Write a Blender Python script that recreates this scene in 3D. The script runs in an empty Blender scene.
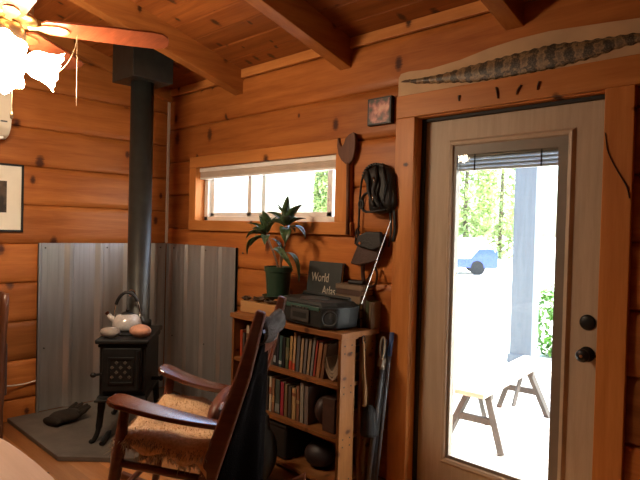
import bpy, bmesh, math, random
from mathutils import Vector, Matrix, Quaternion
S = bpy.context.scene
COL = S.collection
PI = math.pi
F = 0.06            # height of the floor
PAD = 0.09          # top of the hearth pad
rnd = random.Random(7)

# ------------------------------------------------------------------ materials
def new_mat(name):
    m = bpy.data.materials.new(name); m.use_nodes = True
    nt = m.node_tree; nt.nodes.clear()
    out = nt.nodes.new('ShaderNodeOutputMaterial')
    return m, nt, out
def N(nt, kind, **kw):
    n = nt.nodes.new(kind)
    for k, v in kw.items():
        if k.startswith('i_'):
            n.inputs[k[2:].replace('_', ' ')].default_value = v
        else: setattr(n, k, v)
    return n
def math_node(nt, op, a, b=None, c=None):
    n = nt.nodes.new('ShaderNodeMath'); n.operation = op
    for i, v in enumerate((a, b, c)):
        if v is None: continue
        if isinstance(v, (int, float)): n.inputs[i].default_value = v
        else: nt.links.new(v, n.inputs[i])
    return n.outputs[0]
def mixc(nt, fac, a, b, blend='MIX'):
    n = nt.nodes.new('ShaderNodeMix'); n.data_type = 'RGBA'; n.blend_type = blend
    for sock, v in ((n.inputs[0], fac), (n.inputs[6], a), (n.inputs[7], b)):
        if isinstance(v, (int, float)): sock.default_value = v
        elif isinstance(v, tuple): sock.default_value = v if len(v) == 4 else (*v, 1)
        else: nt.links.new(v, sock)
    return n.outputs[2]
def ramp(nt, fac, stops):
    n = nt.nodes.new('ShaderNodeValToRGB')
    els = n.color_ramp.elements
    while len(els) < len(stops): els.new(0.5)
    for e, (p, c) in zip(els, stops):
        e.position = p; e.color = (*c, 1) if len(c) == 3 else c
    nt.links.new(fac, n.inputs[0]); return n.outputs[0]
def plain(name, col, rough=.5, metal=0., var=.18, scale=14., bump=.0, bscale=60., coat=0., spec=.5, sheen=0., stretch=(1, 1, 1)):
    m, nt, out = new_mat(name)
    tc = N(nt, 'ShaderNodeTexCoord'); mp = N(nt, 'ShaderNodeMapping'); mp.inputs['Scale'].default_value = stretch
    nt.links.new(tc.outputs['Object'], mp.inputs[0])
    nz = N(nt, 'ShaderNodeTexNoise', i_Scale=scale, i_Detail=4.); nt.links.new(mp.outputs[0], nz.inputs['Vector'])
    lo = tuple(c*(1-var) for c in col); hi = tuple(min(1, c*(1+var)) for c in col)
    c = ramp(nt, nz.outputs['Fac'], [(.3, lo), (.7, hi)])
    b = N(nt, 'ShaderNodeBsdfPrincipled', i_Roughness=rough, i_Metallic=metal)
    b.inputs['Specular IOR Level'].default_value = spec
    b.inputs['Coat Weight'].default_value = coat
    b.inputs['Sheen Weight'].default_value = sheen
    nt.links.new(c, b.inputs['Base Color'])
    if bump:
        n2 = N(nt, 'ShaderNodeTexNoise', i_Scale=bscale, i_Detail=3.); nt.links.new(mp.outputs[0], n2.inputs['Vector'])
        bp = N(nt, 'ShaderNodeBump', i_Strength=bump, i_Distance=.01); nt.links.new(n2.outputs['Fac'], bp.inputs['Height'])
        nt.links.new(bp.outputs[0], b.inputs['Normal'])
    nt.links.new(b.outputs[0], out.inputs[0]); return m
def wood(name, light, dark, grain='X', across='Z', pitch=0., off=0., knots=.0, kdark=(.05, .015, .006), rough=.42, gscale=1., coat=.0, kscale=1., pvar=.45, spec=.22):
    """varnished wood: stretched grain, optional boards of a pitch, optional knots"""
    m, nt, out = new_mat(name)
    tc = N(nt, 'ShaderNodeTexCoord'); sx = N(nt, 'ShaderNodeSeparateXYZ'); nt.links.new(tc.outputs['Object'], sx.inputs[0])
    ax = {'X': sx.outputs[0], 'Y': sx.outputs[1], 'Z': sx.outputs[2]}
    g = ax[grain]; a = ax[across]; o = [ax[k] for k in 'XYZ' if k not in (grain, across)][0]
    if pitch:
        idx = math_node(nt, 'FLOOR', math_node(nt, 'DIVIDE', math_node(nt, 'SUBTRACT', a, off), pitch))
        wn = N(nt, 'ShaderNodeTexWhiteNoise', noise_dimensions='1D'); nt.links.new(idx, wn.inputs['W'])
        pv = wn.outputs['Value']
        g = math_node(nt, 'ADD', g, math_node(nt, 'MULTIPLY', pv, 37.))
    cv = N(nt, 'ShaderNodeCombineXYZ')
    nt.links.new(math_node(nt, 'MULTIPLY', g, .9*gscale), cv.inputs[0])
    nt.links.new(math_node(nt, 'MULTIPLY', a, 11.*gscale), cv.inputs[1])
    nt.links.new(math_node(nt, 'MULTIPLY', o, 11.*gscale), cv.inputs[2])
    n1 = N(nt, 'ShaderNodeTexNoise', i_Scale=1.6, i_Detail=5., i_Distortion=.5); nt.links.new(cv.outputs[0], n1.inputs['Vector'])
    n2 = N(nt, 'ShaderNodeTexNoise', i_Scale=9., i_Detail=3.); nt.links.new(cv.outputs[0], n2.inputs['Vector'])
    mid = tuple((x+y)/2 for x, y in zip(light, dark))
    c = ramp(nt, n1.outputs['Fac'], [(.28, dark), (.5, mid), (.68, light)])
    c = mixc(nt, .22, c, ramp(nt, n2.outputs['Fac'], [(.35, dark), (.65, light)]))
    if pitch:
        sh = ramp(nt, pv, [(0., (1-pvar,)*3), (1., (1+pvar*.35,)*3)])
        c = mixc(nt, 1., c, sh, 'MULTIPLY')
    if knots:
        kv = N(nt, 'ShaderNodeCombineXYZ')
        nt.links.new(math_node(nt, 'MULTIPLY', g, 6.2*kscale), kv.inputs[0])
        nt.links.new(math_node(nt, 'MULTIPLY', a, 3.7*kscale), kv.inputs[1])
        vo = N(nt, 'ShaderNodeTexVoronoi', i_Scale=1., i_Randomness=1.); vo.voronoi_dimensions = '2D'
        nt.links.new(kv.outputs[0], vo.inputs['Vector'])
        sc = N(nt, 'ShaderNodeSeparateColor'); nt.links.new(vo.outputs['Color'], sc.inputs[0])
        has = math_node(nt, 'LESS_THAN', sc.outputs[0], knots)
        size = math_node(nt, 'MULTIPLY_ADD', sc.outputs[1], .15, .06)
        rel = math_node(nt, 'DIVIDE', vo.outputs['Distance'], size)
        wob = math_node(nt, 'ADD', rel, math_node(nt, 'MULTIPLY', math_node(nt, 'SUBTRACT', n2.outputs['Fac'], .5), .9))
        kf = ramp(nt, wob, [(.45, (1, 1, 1)), (1., (.25,)*3), ])
        kf2 = ramp(nt, math_node(nt, 'MULTIPLY', wob, .4), [(.35, (1, 1, 1)), (1., (0, 0, 0))])
        c = mixc(nt, math_node(nt, 'MULTIPLY', math_node(nt, 'MULTIPLY', kf2, has), .5), c, dark)
        inn = math_node(nt, 'LESS_THAN', wob, 1.)
        c = mixc(nt, math_node(nt, 'MULTIPLY', math_node(nt, 'MULTIPLY', kf, has), inn), c, kdark)
    b = N(nt, 'ShaderNodeBsdfPrincipled', i_Roughness=rough)
    b.inputs['Specular IOR Level'].default_value = spec
    b.inputs['Coat Weight'].default_value = coat; b.inputs['Coat Roughness'].default_value = .15
    nt.links.new(c, b.inputs['Base Color'])
    bp = N(nt, 'ShaderNodeBump', i_Strength=.08, i_Distance=.01); nt.links.new(n2.outputs['Fac'], bp.inputs['Height'])
    nt.links.new(bp.outputs[0], b.inputs['Normal'])
    nt.links.new(b.outputs[0], out.inputs[0]); return m
def glow(name, col, strength):
    m, nt, out = new_mat(name)
    e = N(nt, 'ShaderNodeEmission', i_Strength=strength); e.inputs['Color'].default_value = (*col, 1)
    nt.links.new(e.outputs[0], out.inputs[0]); return m
def pane_mat():
    m, nt, out = new_mat('window glass')
    t = N(nt, 'ShaderNodeBsdfTransparent'); t.inputs[0].default_value = (.95, .97, .96, 1)
    g = N(nt, 'ShaderNodeBsdfGlossy', i_Roughness=.02)
    lw = N(nt, 'ShaderNodeLayerWeight', i_Blend=.5); mx = N(nt, 'ShaderNodeMixShader')
    fr = math_node(nt, 'MULTIPLY_ADD', math_node(nt, 'POWER', lw.outputs['Facing'], 5.), .6, .02)
    nt.links.new(fr, mx.inputs[0]); nt.links.new(t.outputs[0], mx.inputs[1]); nt.links.new(g.outputs[0], mx.inputs[2])
    nt.links.new(mx.outputs[0], out.inputs[0]); return m

WL = (.48, .165, .040); WD = (.28, .080, .016)
M = {
 'wall_r': wood('varnished pine boards right', WL, WD, 'X', 'Z', .272, 2.24-.272*10, knots=.30, kdark=(.07, .020, .010)),
 'wall_l': wood('varnished pine boards left', WL, WD, 'Y', 'Z', .272, 2.107-.272*10, knots=.30, kdark=(.07, .020, .010)),
 'ceil': wood('varnished pine ceiling boards', (.42, .13, .030), (.22, .055, .011), 'X', 'Y', .14, 0, knots=.55, kscale=1.2),
 'beam': wood('rafter fir', (.40, .145, .036), (.24, .075, .017), 'Y', 'Z', knots=.12),
 'trimx': wood('pale pine trim lengthwise', (.56, .225, .062), (.40, .14, .034), 'X', 'Z', knots=.15),
 'trimz': wood('pale pine trim upright', (.58, .23, .062), (.42, .145, .034), 'Z', 'X', knots=.2),
 'floor': wood('pine floor boards', (.52, .24, .09), (.34, .13, .042), 'X', 'Y', .13, 0, knots=.2, rough=.35),
 'door': wood('tan wood grain door skin', (.50, .395, .295), (.41, .315, .225), 'Z', 'X', gscale=2.2, rough=.5),
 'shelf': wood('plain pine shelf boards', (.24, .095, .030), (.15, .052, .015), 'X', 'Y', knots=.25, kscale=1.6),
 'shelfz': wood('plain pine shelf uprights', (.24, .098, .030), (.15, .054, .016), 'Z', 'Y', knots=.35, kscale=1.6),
 'chair': wood('dark mahogany chair wood', (.13, .036, .018), (.06, .016, .009), 'X', 'Z', gscale=2, rough=.3, coat=.5, spec=.5),
 'armwood': wood('polished mahogany arm', (.13, .036, .018), (.06, .016, .009), 'X', 'Y', gscale=2, rough=.16, coat=1., spec=.7),
 'chair2': wood('dark walnut chair wood', (.12, .04, .016), (.05, .017, .008), 'Z', 'X', gscale=2, rough=.35, coat=.3),
 'table': wood('pale maple table top', (.68, .47, .35), (.60, .40, .29), 'X', 'Y', gscale=1.2, rough=.3),
 'blade': wood('cherry fan blade', (.26, .065, .026), (.15, .036, .015), 'X', 'Y', gscale=1.5, rough=.3),
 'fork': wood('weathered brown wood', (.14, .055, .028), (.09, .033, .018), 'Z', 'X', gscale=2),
 'block': wood('light pine plank', (.44, .24, .10), (.34, .17, .065), 'X', 'Y', gscale=1.4),
 'handle': wood('pale ash handle', (.30, .17, .08), (.22, .12, .055), 'Z', 'X', gscale=2),
 'deck': wood('pale weathered deck', (.66, .63, .58), (.56, .53, .48), 'X', 'Y', .14, 0),
 'bench': wood('sun bleached plank', (.52, .44, .36), (.42, .35, .28), 'Y', 'X', gscale=1.5, rough=.7),
 'trestle': wood('grey weathered trestle wood', (.10, .088, .08), (.06, .055, .05), 'Z', 'X', gscale=2, rough=.8),
 'post': wood('grey painted post', (.17, .20, .22), (.13, .155, .175), 'Z', 'X', gscale=1.5, rough=.7),
 'black': plain('black painted metal', (.012, .012, .012), .45, .3, bump=.05),
 'iron': plain('black cast iron', (.010, .0105, .0105), .55, .4, var=.3, bump=.25, bscale=90),
 'pipe': plain('dark grey stovepipe steel', (.034, .035, .032), .42, .5, var=.2),
 'hole': plain('sooty glass in the grille', (.085, .07, .055), .3),
 'steel': plain('galvanised steel', (.52, .515, .51), .36, .85, var=.12, scale=3, stretch=(6, 6, .5)),
 'screw': plain('grey screw head', (.12, .12, .12), .4, .8),
 'chrome': plain('polished steel', (.62, .60, .58), .15, 1.),
 'enamel': plain('pale grey speckled enamel', (.46, .43, .41), .2, var=.12, scale=90, coat=.6),
 'slate': plain('dark grey slate pad', (.115, .098, .082), .6, var=.3, scale=5, bump=.2),
 'stone_g': plain('grey river stone', (.26, .22, .19), .6, var=.2, scale=30),
 'stone_p': plain('salmon river stone', (.50, .25, .16), .6, var=.2, scale=30),
 'white': plain('white vinyl', (.82, .80, .77), .4, var=.04),
 'blind': plain('ivory blind fabric', (.60, .50, .42), .8, var=.05),
 'slat': plain('pale grey blind slat', (.40, .40, .39), .45, var=.05),
 'strip': plain('taupe glazing strip', (.19, .155, .12), .5, var=.08),
 'molding': plain('tan glazing molding', (.46, .355, .255), .5, var=.08),
 'seal': plain('black weather seal', (.012, .011, .01), .7),
 'unit': plain('cream plastic', (.66, .58, .46), .4, var=.04),
 'mat': plain('cream picture mat', (.72, .66, .55), .8, var=.03),
 'green': plain('dark green plastic', (.018, .045, .026), .4),
 'soil': plain('dark potting soil', (.03, .02, .014), .95, bump=.8, bscale=120),
 'leaf': plain('mottled dark green leaf', (.05, .085, .035), .35, var=.6, scale=45),
 'stem': plain('brown plant stem', (.16, .09, .05), .7),
 'dry': plain('dried brown leaf', (.085, .055, .035), .8, var=.4),
 'radio': plain('black radio plastic', (.007, .010, .010), .55, var=.15),
 'radiog': plain('dark teal radio trim', (.03, .075, .06), .3),
 'radiosil': plain('grey radio panel', (.042, .042, .04), .3),
 'mesh': plain('speaker cloth', (.03, .033, .034), .8, var=.3, scale=400),
 'atlas': plain('charcoal book cloth', (.017, .022, .021), .55),
 'letter': plain('pale silver lettering', (.42, .38, .30), .4),
 'paper': plain('aged page edges', (.42, .33, .22), .9, var=.2, scale=60, stretch=(1, 1, 1)),
 'leather': plain('black leather', (.007, .006, .0055), .6, bump=.3, bscale=80),
 'brownleather': plain('dark brown leather', (.045, .020, .014), .5, bump=.3, bscale=60),
 'redleather': plain('reddish brown leather', (.14, .042, .022), .4, bump=.2),
 'cloth': plain('charcoal wool', (.007, .006, .0055), .95, bump=.4, bscale=200, spec=.0),
 'fuzzy': plain('grey fleece', (.075, .062, .055), .95, bump=.9, bscale=150, spec=.1),
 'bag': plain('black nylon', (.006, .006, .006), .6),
 'glove': plain('dark brown suede', (.022, .015, .010), .9, bump=.5, bscale=120),
 'bristle': plain('black bristle', (.008, .008, .009), .8),
 'bluepole': plain('blue painted pole', (.03, .07, .19), .4),
 'greytube': plain('grey painted tube', (.085, .085, .09), .4, .2),
 'tape': plain('pale wrapping tape', (.26, .21, .16), .7),
 'hide_card': plain('pale tanned leather sheet', (.50, .32, .175), .75, var=.1, scale=9),
 'rattle': plain('dried dark rattle', (.075, .035, .018), .7, var=.4, scale=90),
 'twig': plain('dark twig bark', (.03, .018, .012), .9),
 'brass': plain('antique brass', (.62, .40, .15), .3, .9),
 'bronze': plain('dark bronze', (.16, .10, .055), .35, .8),
 'chain': plain('pale brass bead chain', (.45, .33, .20), .35, .6),
 'cord': plain('white cord', (.55, .48, .38), .6),
 'pane': pane_mat(),
 'lamp': glow('lit frosted lamp glass', (1., .78, .54), 30.),
 'gravel': plain('pale gravel', (.62, .60, .56), .9, var=.12, scale=8),
 'trunk': plain('grey brown bark', (.16, .12, .09), .9),
 'tree': plain('sunlit tree foliage', (.40, .50, .20), .6, var=.5, scale=2.5),
 'shrub': plain('bright shrub foliage', (.14, .30, .05), .6, var=.5, scale=6),
 'car': plain('blue car paint', (.03, .07, .36), .25, coat=.6),
 'carglass': plain('car glass with painted sky reflection', (.30, .36, .42), .1),  # pale base colour stands for the reflected sky
 'carglare': plain('car paint whitened by glare', (.75, .75, .75), .3),  # white stands for sun and sky glare on the blue paint
 'tyre': plain('black tyre rubber', (.015, .015, .015), .8),
}

# ------------------------------------------------------------------ mesh builder
def chain_matrix(o):
    m = Matrix.Identity(4)
    while o is not None:
        m = o.matrix_basis @ m; o = o.parent
    return m
def basis(d, up=Vector((0, 0, 1))):
    d = Vector(d).normalized(); up = Vector(up)
    if abs(d.dot(up)) > .98: up = Vector((0, 1, 0))
    x = up.cross(d).normalized(); y = d.cross(x)
    return x, y, d
class MB:
    def __init__(s): s.v = []; s.f = []
    def add(s, vs, fs):
        b = len(s.v); s.v += [Vector(p) for p in vs]; s.f += [tuple(b+i for i in f) for f in fs]; return s
    def box(s, c, d, rz=0., m=None):
        x, y, z = (k/2 for k in d); R = Matrix.Rotation(rz, 3, 'Z') if m is None else m
        vs = [Vector(c)+R @ Vector((i*x, j*y, k*z)) for k in (-1, 1) for j in (-1, 1) for i in (-1, 1)]
        return s.add(vs, [(0, 2, 3, 1), (4, 5, 7, 6), (0, 1, 5, 4), (1, 3, 7, 5), (3, 2, 6, 7), (2, 0, 4, 6)])
    def bb(s, lo, hi): return s.box([(a+b)/2 for a, b in zip(lo, hi)], [abs(b-a) for a, b in zip(lo, hi)])
    def tube(s, pts, r, n=10, up=(0, 0, 1), flat=1., caps=True):
        pts = [Vector(p) for p in pts]; k = len(pts)
        rs = [r]*k if isinstance(r, (int, float)) else list(r)
        vs = []; px = None
        for i, p in enumerate(pts):
            d = (pts[min(i+1, k-1)]-pts[max(i-1, 0)])
            if d.length < 1e-9: d = Vector((0, 0, 1))
            d.normalize()
            if px is None: px, py, _ = basis(d, up)
            else:
                px = (px-d*px.dot(d))
                if px.length < 1e-6: px, _, _ = basis(d, up)
                px.normalize()
            py = d.cross(px)
            for j in range(n):
                a = 2*PI*j/n; vs.append(p+px*math.cos(a)*rs[i]+py*math.sin(a)*rs[i]*flat)
        fs = [(i*n+j, i*n+(j+1) % n, (i+1)*n+(j+1) % n, (i+1)*n+j) for i in range(k-1) for j in range(n)]
        if caps: fs += [tuple(range(n-1, -1, -1)), tuple((k-1)*n+j for j in range(n))]
        return s.add(vs, fs)
    def lathe(s, prof, c=(0, 0, 0), n=24, m=None, caps=True):
        R = m or Matrix.Identity(3); vs = []
        for (r, z) in prof:
            for j in range(n):
                a = 2*PI*j/n; vs.append(Vector(c)+R @ Vector((r*math.cos(a), r*math.sin(a), z)))
        k = len(prof)
        fs = [(i*n+j, i*n+(j+1) % n, (i+1)*n+(j+1) % n, (i+1)*n+j) for i in range(k-1) for j in range(n)]
        if caps: fs += [tuple(range(n-1, -1, -1)), tuple((k-1)*n+j for j in range(n))]
        return s.add(vs, fs)
    def ell(s, c, r, n=18, k=12, m=None, lump=0., seed=1):
        R = m or Matrix.Identity(3); q = random.Random(seed); ph = [q.uniform(0, 6) for _ in range(6)]
        vs = [];
        for i in range(k+1):
            t = PI*i/k
            for j in range(n):
                a = 2*PI*j/n
                l = 1+lump*(math.sin(2*a+ph[0]+t)+math.sin(3*t+ph[1])*.6+math.sin(a*3+ph[2])*.4)
                vs.append(Vector(c)+R @ Vector((r[0]*math.sin(t)*math.cos(a)*l, r[1]*math.sin(t)*math.sin(a)*l, r[2]*math.cos(t)*l)))
        fs = [((i+1)*n+j, (i+1)*n+(j+1) % n, i*n+(j+1) % n, i*n+j) for i in range(k) for j in range(n)]
        return s.add(vs, fs)
    def prism(s, poly, h, o=(0, 0, 0), ex=(1, 0, 0), ey=(0, 1, 0), ez=(0, 0, 1)):
        """polygon in (ex, ey), extruded by h along ez"""
        o = Vector(o); ex, ey, ez = Vector(ex), Vector(ey), Vector(ez); n = len(poly)
        vs = [o+ex*a+ey*b for a, b in poly]+[o+ex*a+ey*b+ez*h for a, b in poly]
        fs = [tuple(range(n-1, -1, -1)), tuple(range(n, 2*n))]+[(i, (i+1) % n, n+(i+1) % n, n+i) for i in range(n)]
        return s.add(vs, fs)
    def sheet(s, fn, nu, nv, thick=0.):
        g = [[Vector(fn(i/nu, j/nv)) for j in range(nv+1)] for i in range(nu+1)]
        vs = [p for r in g for p in r]
        W = nv+1
        fs = [(i*W+j, (i+1)*W+j, (i+1)*W+j+1, i*W+j+1) for i in range(nu) for j in range(nv)]
        if not thick: return s.add(vs, fs)
        nb = []
        for i in range(nu+1):
            for j in range(nv+1):
                du = g[min(i+1, nu)][j]-g[max(i-1, 0)][j]; dv = g[i][min(j+1, nv)]-g[i][max(j-1, 0)]
                n = du.cross(dv)
                n = n.normalized() if n.length > 1e-9 else Vector((0, 0, 1))
                nb.append(g[i][j]-n*thick)
        K = len(vs); fs2 = [tuple(reversed([K+a for a in f])) for f in fs]
        edge = [(i*W, (i+1)*W) for i in range(nu)]+[((i+1)*W+nv, i*W+nv) for i in range(nu)]+[(j+1, j) for j in range(nv)]+[(nu*W+j, nu*W+j+1) for j in range(nv)]
        fs3 = [(b, a, K+a, K+b) for a, b in edge]
        return s.add(vs+nb, fs+fs2+fs3)
    def build(s, name, mat, parent=None, world=False, smooth=False, bevel=0., sub=0, seg=2):
        me = bpy.data.meshes.new(name)
        vs = s.v
        if parent is not None and world:
            inv = chain_matrix(parent).inverted(); vs = [inv @ v for v in vs]
        me.from_pydata([tuple(v) for v in vs], [], s.f); me.validate(); me.update()
        bm = bmesh.new(); bm.from_mesh(me); bmesh.ops.recalc_face_normals(bm, faces=bm.faces); bm.to_mesh(me); bm.free()
        o = bpy.data.objects.new(name, me); COL.objects.link(o)
        me.materials.append(M[mat] if isinstance(mat, str) else mat)
        if parent is not None: o.parent = parent
        if smooth:
            for p in me.polygons: p.use_smooth = True
        if bevel:
            b = o.modifiers.new('bevel', 'BEVEL'); b.width = bevel; b.segments = seg; b.limit_method = 'ANGLE'
        if sub:
            b = o.modifiers.new('subdivision', 'SUBSURF'); b.levels = sub; b.render_levels = sub
        return o
def tag(o, label, cat, group=None, kind=None):
    o['label'] = label; o['category'] = cat
    if group: o['group'] = group
    if kind: o['kind'] = kind
    return o
def thing(name, label, cat, loc=(0, 0, 0), rz=0., group=None):
    o = bpy.data.objects.new(name, None); COL.objects.link(o); o.empty_display_size = .1
    o.location = loc; o.rotation_euler = (0, 0, rz)
    o.matrix_basis = Matrix.Translation(loc) @ Matrix.Rotation(rz, 4, 'Z')
    return tag(o, label, cat, group)
def struct(o, label=None):
    o['kind'] = 'structure'
    if label: o['label'] = label
    return o
def B(lo, hi): return MB().bb(lo, hi)
def arc(p0, p1, p2, n=10):
    p0, p1, p2 = Vector(p0), Vector(p1), Vector(p2)
    return [(1-t)**2*p0+2*t*(1-t)*p1+t*t*p2 for t in [i/n for i in range(n+1)]]
def spline(pts, n=6):
    P = [Vector(p) for p in pts]; P = [2*P[0]-P[1]]+P+[2*P[-1]-P[-2]]; out = []
    for i in range(1, len(P)-2):
        for k in range(n):
            t = k/n; a, b, c, d = P[i-1], P[i], P[i+1], P[i+2]
            out.append(.5*((2*b)+(c-a)*t+(2*a-5*b+4*c-d)*t*t+(3*b-a-3*c+d)*t**3))
    return out+[P[-2]]

# ------------------------------------------------------------------ the room shell
SL = .27                                  # slope of the ceiling
def zc(y): return 2.566-SL*y              # underside of the ceiling boards
YB, XN = -4.7, 6.3                        # wall behind the camera, wall at the far right
PITCH = .272
def plank_wall(along, a0, a1, z0, z1, zoff, holes, face, out):
    """board wall: along 'X' or 'Y'; face(a, d, z) maps to a point, d = depth into the wall; top may follow the ceiling"""
    mb = MB()
    cuts = sorted({a0, a1, *[h[0] for h in holes], *[h[1] for h in holes]})
    def dep(z):
        t = ((z-zoff) % PITCH); e = min(t, PITCH-t)
        return .013*max(0, 1-e/.05)**2+.010*max(0, 1-e/.008)
    for c0, c1 in zip(cuts, cuts[1:]):
        rng = [(z0, z1)]
        for h in holes:
            if h[0] <= c0+1e-6 and h[1] >= c1-1e-6:
                rng = [q for r in rng for q in ((r[0], min(r[1], h[2])), (max(r[0], h[3]), r[1])) if q[1]-q[0] > 1e-4]
        for r0, r1 in rng:
            zs = {r0, r1}
            k = math.floor((r0-zoff)/PITCH)
            while zoff+k*PITCH < r1+PITCH:
                for e in (-.05, -.035, -.02, -.008, 0, .008, .02, .035, .05):
                    z = zoff+k*PITCH+e
                    if r0 < z < r1: zs.add(z)
                k += 1
            zs = sorted(zs); vs = []
            for z in zs: vs += [face(c0, dep(z), z), face(c1, dep(z), z)]
            mb.add(vs, [(2*i, 2*i+1, 2*i+3, 2*i+2) for i in range(len(zs)-1)])
            p = [face(c0, .024, r0), face(c1, .024, r0), face(c1, .024, r1), face(c0, .024, r1)]
            q = [face(c0, out, r0), face(c1, out, r0), face(c1, out, r1), face(c0, out, r1)]
            mb.add(p+q, [(0, 1, 2, 3), (7, 6, 5, 4), (0, 4, 5, 1), (1, 5, 6, 2), (2, 6, 7, 3), (3, 7, 4, 0)])
    return mb
WIN = (.44, 1.945, 1.475, 1.91)           # window opening
DOOR = (2.485, 3.45, -.02, 2.06)          # door opening
o = plank_wall('X', 0, XN, -.05, 2.60, 2.24, [WIN, DOOR], lambda a, d, z: (a, d, z), .15).build('wall_right', 'wall_r'); struct(o, 'varnished pine board wall with the window and glazed door')
o = plank_wall('Y', YB, .15, -.05, 4.0, 2.107, [], lambda a, d, z: (-d, a, z), .15).build('wall_left', 'wall_l'); struct(o, 'varnished pine board wall behind the stove')
o = plank_wall('X', -.15, XN, -.05, 4.0, 2.24, [], lambda a, d, z: (a, YB-d, z), .15).build('wall_behind', 'wall_r'); struct(o)
o = plank_wall('Y', YB, .15, -.05, 4.0, 2.107, [], lambda a, d, z: (XN+d, a, z), .15).build('wall_near', 'wall_l'); struct(o)
struct(B((-.15, YB-.15, -.1), (XN+.15, .15, F)).build('floor', 'floor'), 'orange pine board floor')
# ceiling boards: tongue and groove strips running along the window wall, laid up the slope
mb = MB(); n = 34; w = .14
for i in range(n+1):
    y0 = .15-i*w; y1 = y0-w
    vs = []
    for y, d in ((y0, .006), (y0-.006, 0), (y1+.006, 0), (y1, .006)):
        for x in (-.15, XN+.15): vs.append((x, y, zc(y)+d))
    mb.add(vs, [(0, 1, 3, 2), (2, 3, 5, 4), (4, 5, 7, 6)])
ye = .15-(n+1)*w
mb.add([(-.15, .15, zc(.15)+.007), (XN+.15, .15, zc(.15)+.007), (XN+.15, ye, zc(ye)+.007), (-.15, ye, zc(ye)+.007),
        (-.15, .15, zc(.15)+.1), (XN+.15, .15, zc(.15)+.1), (XN+.15, ye, zc(ye)+.1), (-.15, ye, zc(ye)+.1)],
       [(0, 1, 2, 3), (4, 5, 6, 7), (0, 1, 5, 4), (1, 2, 6, 5), (2, 3, 7, 6), (3, 0, 4, 7)])
struct(mb.build('ceiling', 'ceil'), 'sloping knotty pine board ceiling')
RX = [(-.005, .045), (.90, .99), (1.93, 2.02), (2.98, 3.07), (4.03, 4.12), (5.08, 5.17)]
for i, (x0, x1) in enumerate(RX):
    h = .168 if i else .10
    pts = [(.02, zc(.02)-h), (.02, zc(.02)+.004), (YB, zc(YB)+.004), (YB, zc(YB)-h)]
    o = MB().prism(pts, x1-x0, (x0, 0, 0), (0, 1, 0), (0, 0, 1), (1, 0, 0)).build('ceiling_beam', 'beam', bevel=.004)
    struct(o)
k = 1
for (a, b) in zip(RX, RX[1:]+[(XN, XN)]):
    o = B((a[1], -.02, 2.507), (b[0], .005, 2.568)).build('trim_%d' % k, 'trimx', bevel=.003); struct(o); k += 1
o = B((.0, -.018, 1.302), (.018, .004, 2.50)).build('trim_%d' % k, 'blind', bevel=.004); struct(o, 'thin corner strip'); k += 1
# door casing
def trim(lo, hi, mat, bev=.004, label=None):
    global k
    o = B(lo, hi).build('trim_%d' % k, mat, bevel=bev); struct(o, label); k += 1; return o
trim((2.375, -.025, F), (2.497, .004, 2.052), 'trimz', label='pine door casing, left upright')
trim((3.438, -.025, F), (3.552, .004, 2.052), 'trimz', label='pine door casing, right upright')
trim((2.375, -.026, 2.052), (3.575, .004, 2.172), 'trimx', label='pine head casing over the door')
for x0, x1 in ((2.480, 2.500), (3.436, 3.456)): trim((x0, .0, F), (x1, .15, 2.062), 'trimz')
trim((2.485, .0, 2.046), (3.452, .15, 2.065), 'trimx')
trim((2.485, .03, .03), (3.452, .2, .075), 'bronze', label='door threshold')
trim((2.498, .040, .075), (2.519, .0615, 2.046), 'seal'); trim((3.419, .040, .075), (3.437, .0615, 2.046), 'seal'); trim((2.519, .040, 2.028), (3.419, .0615, 2.047), 'seal'); trim((2.44, .100, .03), (2.511, .15, 2.06), 'trimz'); trim((3.426, .100, .03), (3.5, .15, 2.06), 'trimz'); trim((2.511, .108, 2.036), (3.426, .15, 2.06), 'trimx')
# window casing and sill
trim((.362, -.024, 1.90), (2.055, .004, 1.985), 'trimx', label='pine window casing, head'); trim((.362, -.026, 1.415), (2.07, .004, 1.492), 'trimx', label='pine window casing, sill board')
trim((.362, -.024, 1.492), (.452, .004, 1.90), 'trimz'); trim((1.935, -.024, 1.492), (2.055, .004, 1.90), 'trimz')
trim((.438, 0, 1.478), (.452, .14, 1.91), 'trimz'); trim((1.934, 0, 1.478), (1.947, .14, 1.91), 'trimz')
trim((.44, 0, 1.474), (1.946, .14, 1.49), 'trimx'); trim((.44, 0, 1.90), (1.946, .14, 1.913), 'trimx')
# skirting
trim((1.0, -.02, F), (1.36, .004, F+.09), 'trimx')

# window_1: white sliding window with an ivory blind
wnd = bpy.data.objects.new('window_1', None); COL.objects.link(wnd); struct(wnd, 'white sliding window with a short ivory blind'); wnd.location = (1.19, .07, 1.49)
wnd.matrix_basis = Matrix.Translation((1.19, .07, 1.49))
x0, x1, z0, z1 = .453, 1.933, 1.491, 1.899
m = MB()
for lo, hi in (((x0, .06, z0), (x0+.045, .12, z1)), ((x1-.045, .06, z0), (x1, .12, z1)), ((x0, .06, z0), (x1, .12, z0+.035)), ((x0, .06, z1-.035), (x1, .12, z1))): m.bb(lo, hi)
m.build('window_frame', 'white', wnd, True, bevel=.004)
def sash(a, b, y, nm):
    m = MB()
    for lo, hi in (((a, y, z0+.035), (a+.045, y+.025, z1-.03)), ((b-.045, y, z0+.035), (b, y+.025, z1-.03)), ((a, y, z0+.035), (b, y+.025, z0+.065)), ((a, y, z1-.06), (b, y+.025, z1-.03))): m.bb(lo, hi)
    f = m.build(nm, 'white', wnd, True, bevel=.003)
    B((a+.03, y+.010, z0+.06), (b-.03, y+.014, z1-.055)).build('pane', 'pane', f, True)
    return f
sash(x0+.04, 1.160, .092, 'fixed_sash'); s2 = sash(.990, x1-.10, .064, 'sliding_sash')
B((1.80, .055, 1.62), (1.815, .066, 1.72)).build('latch', 'white', s2, True, bevel=.003)
m = MB()
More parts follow.
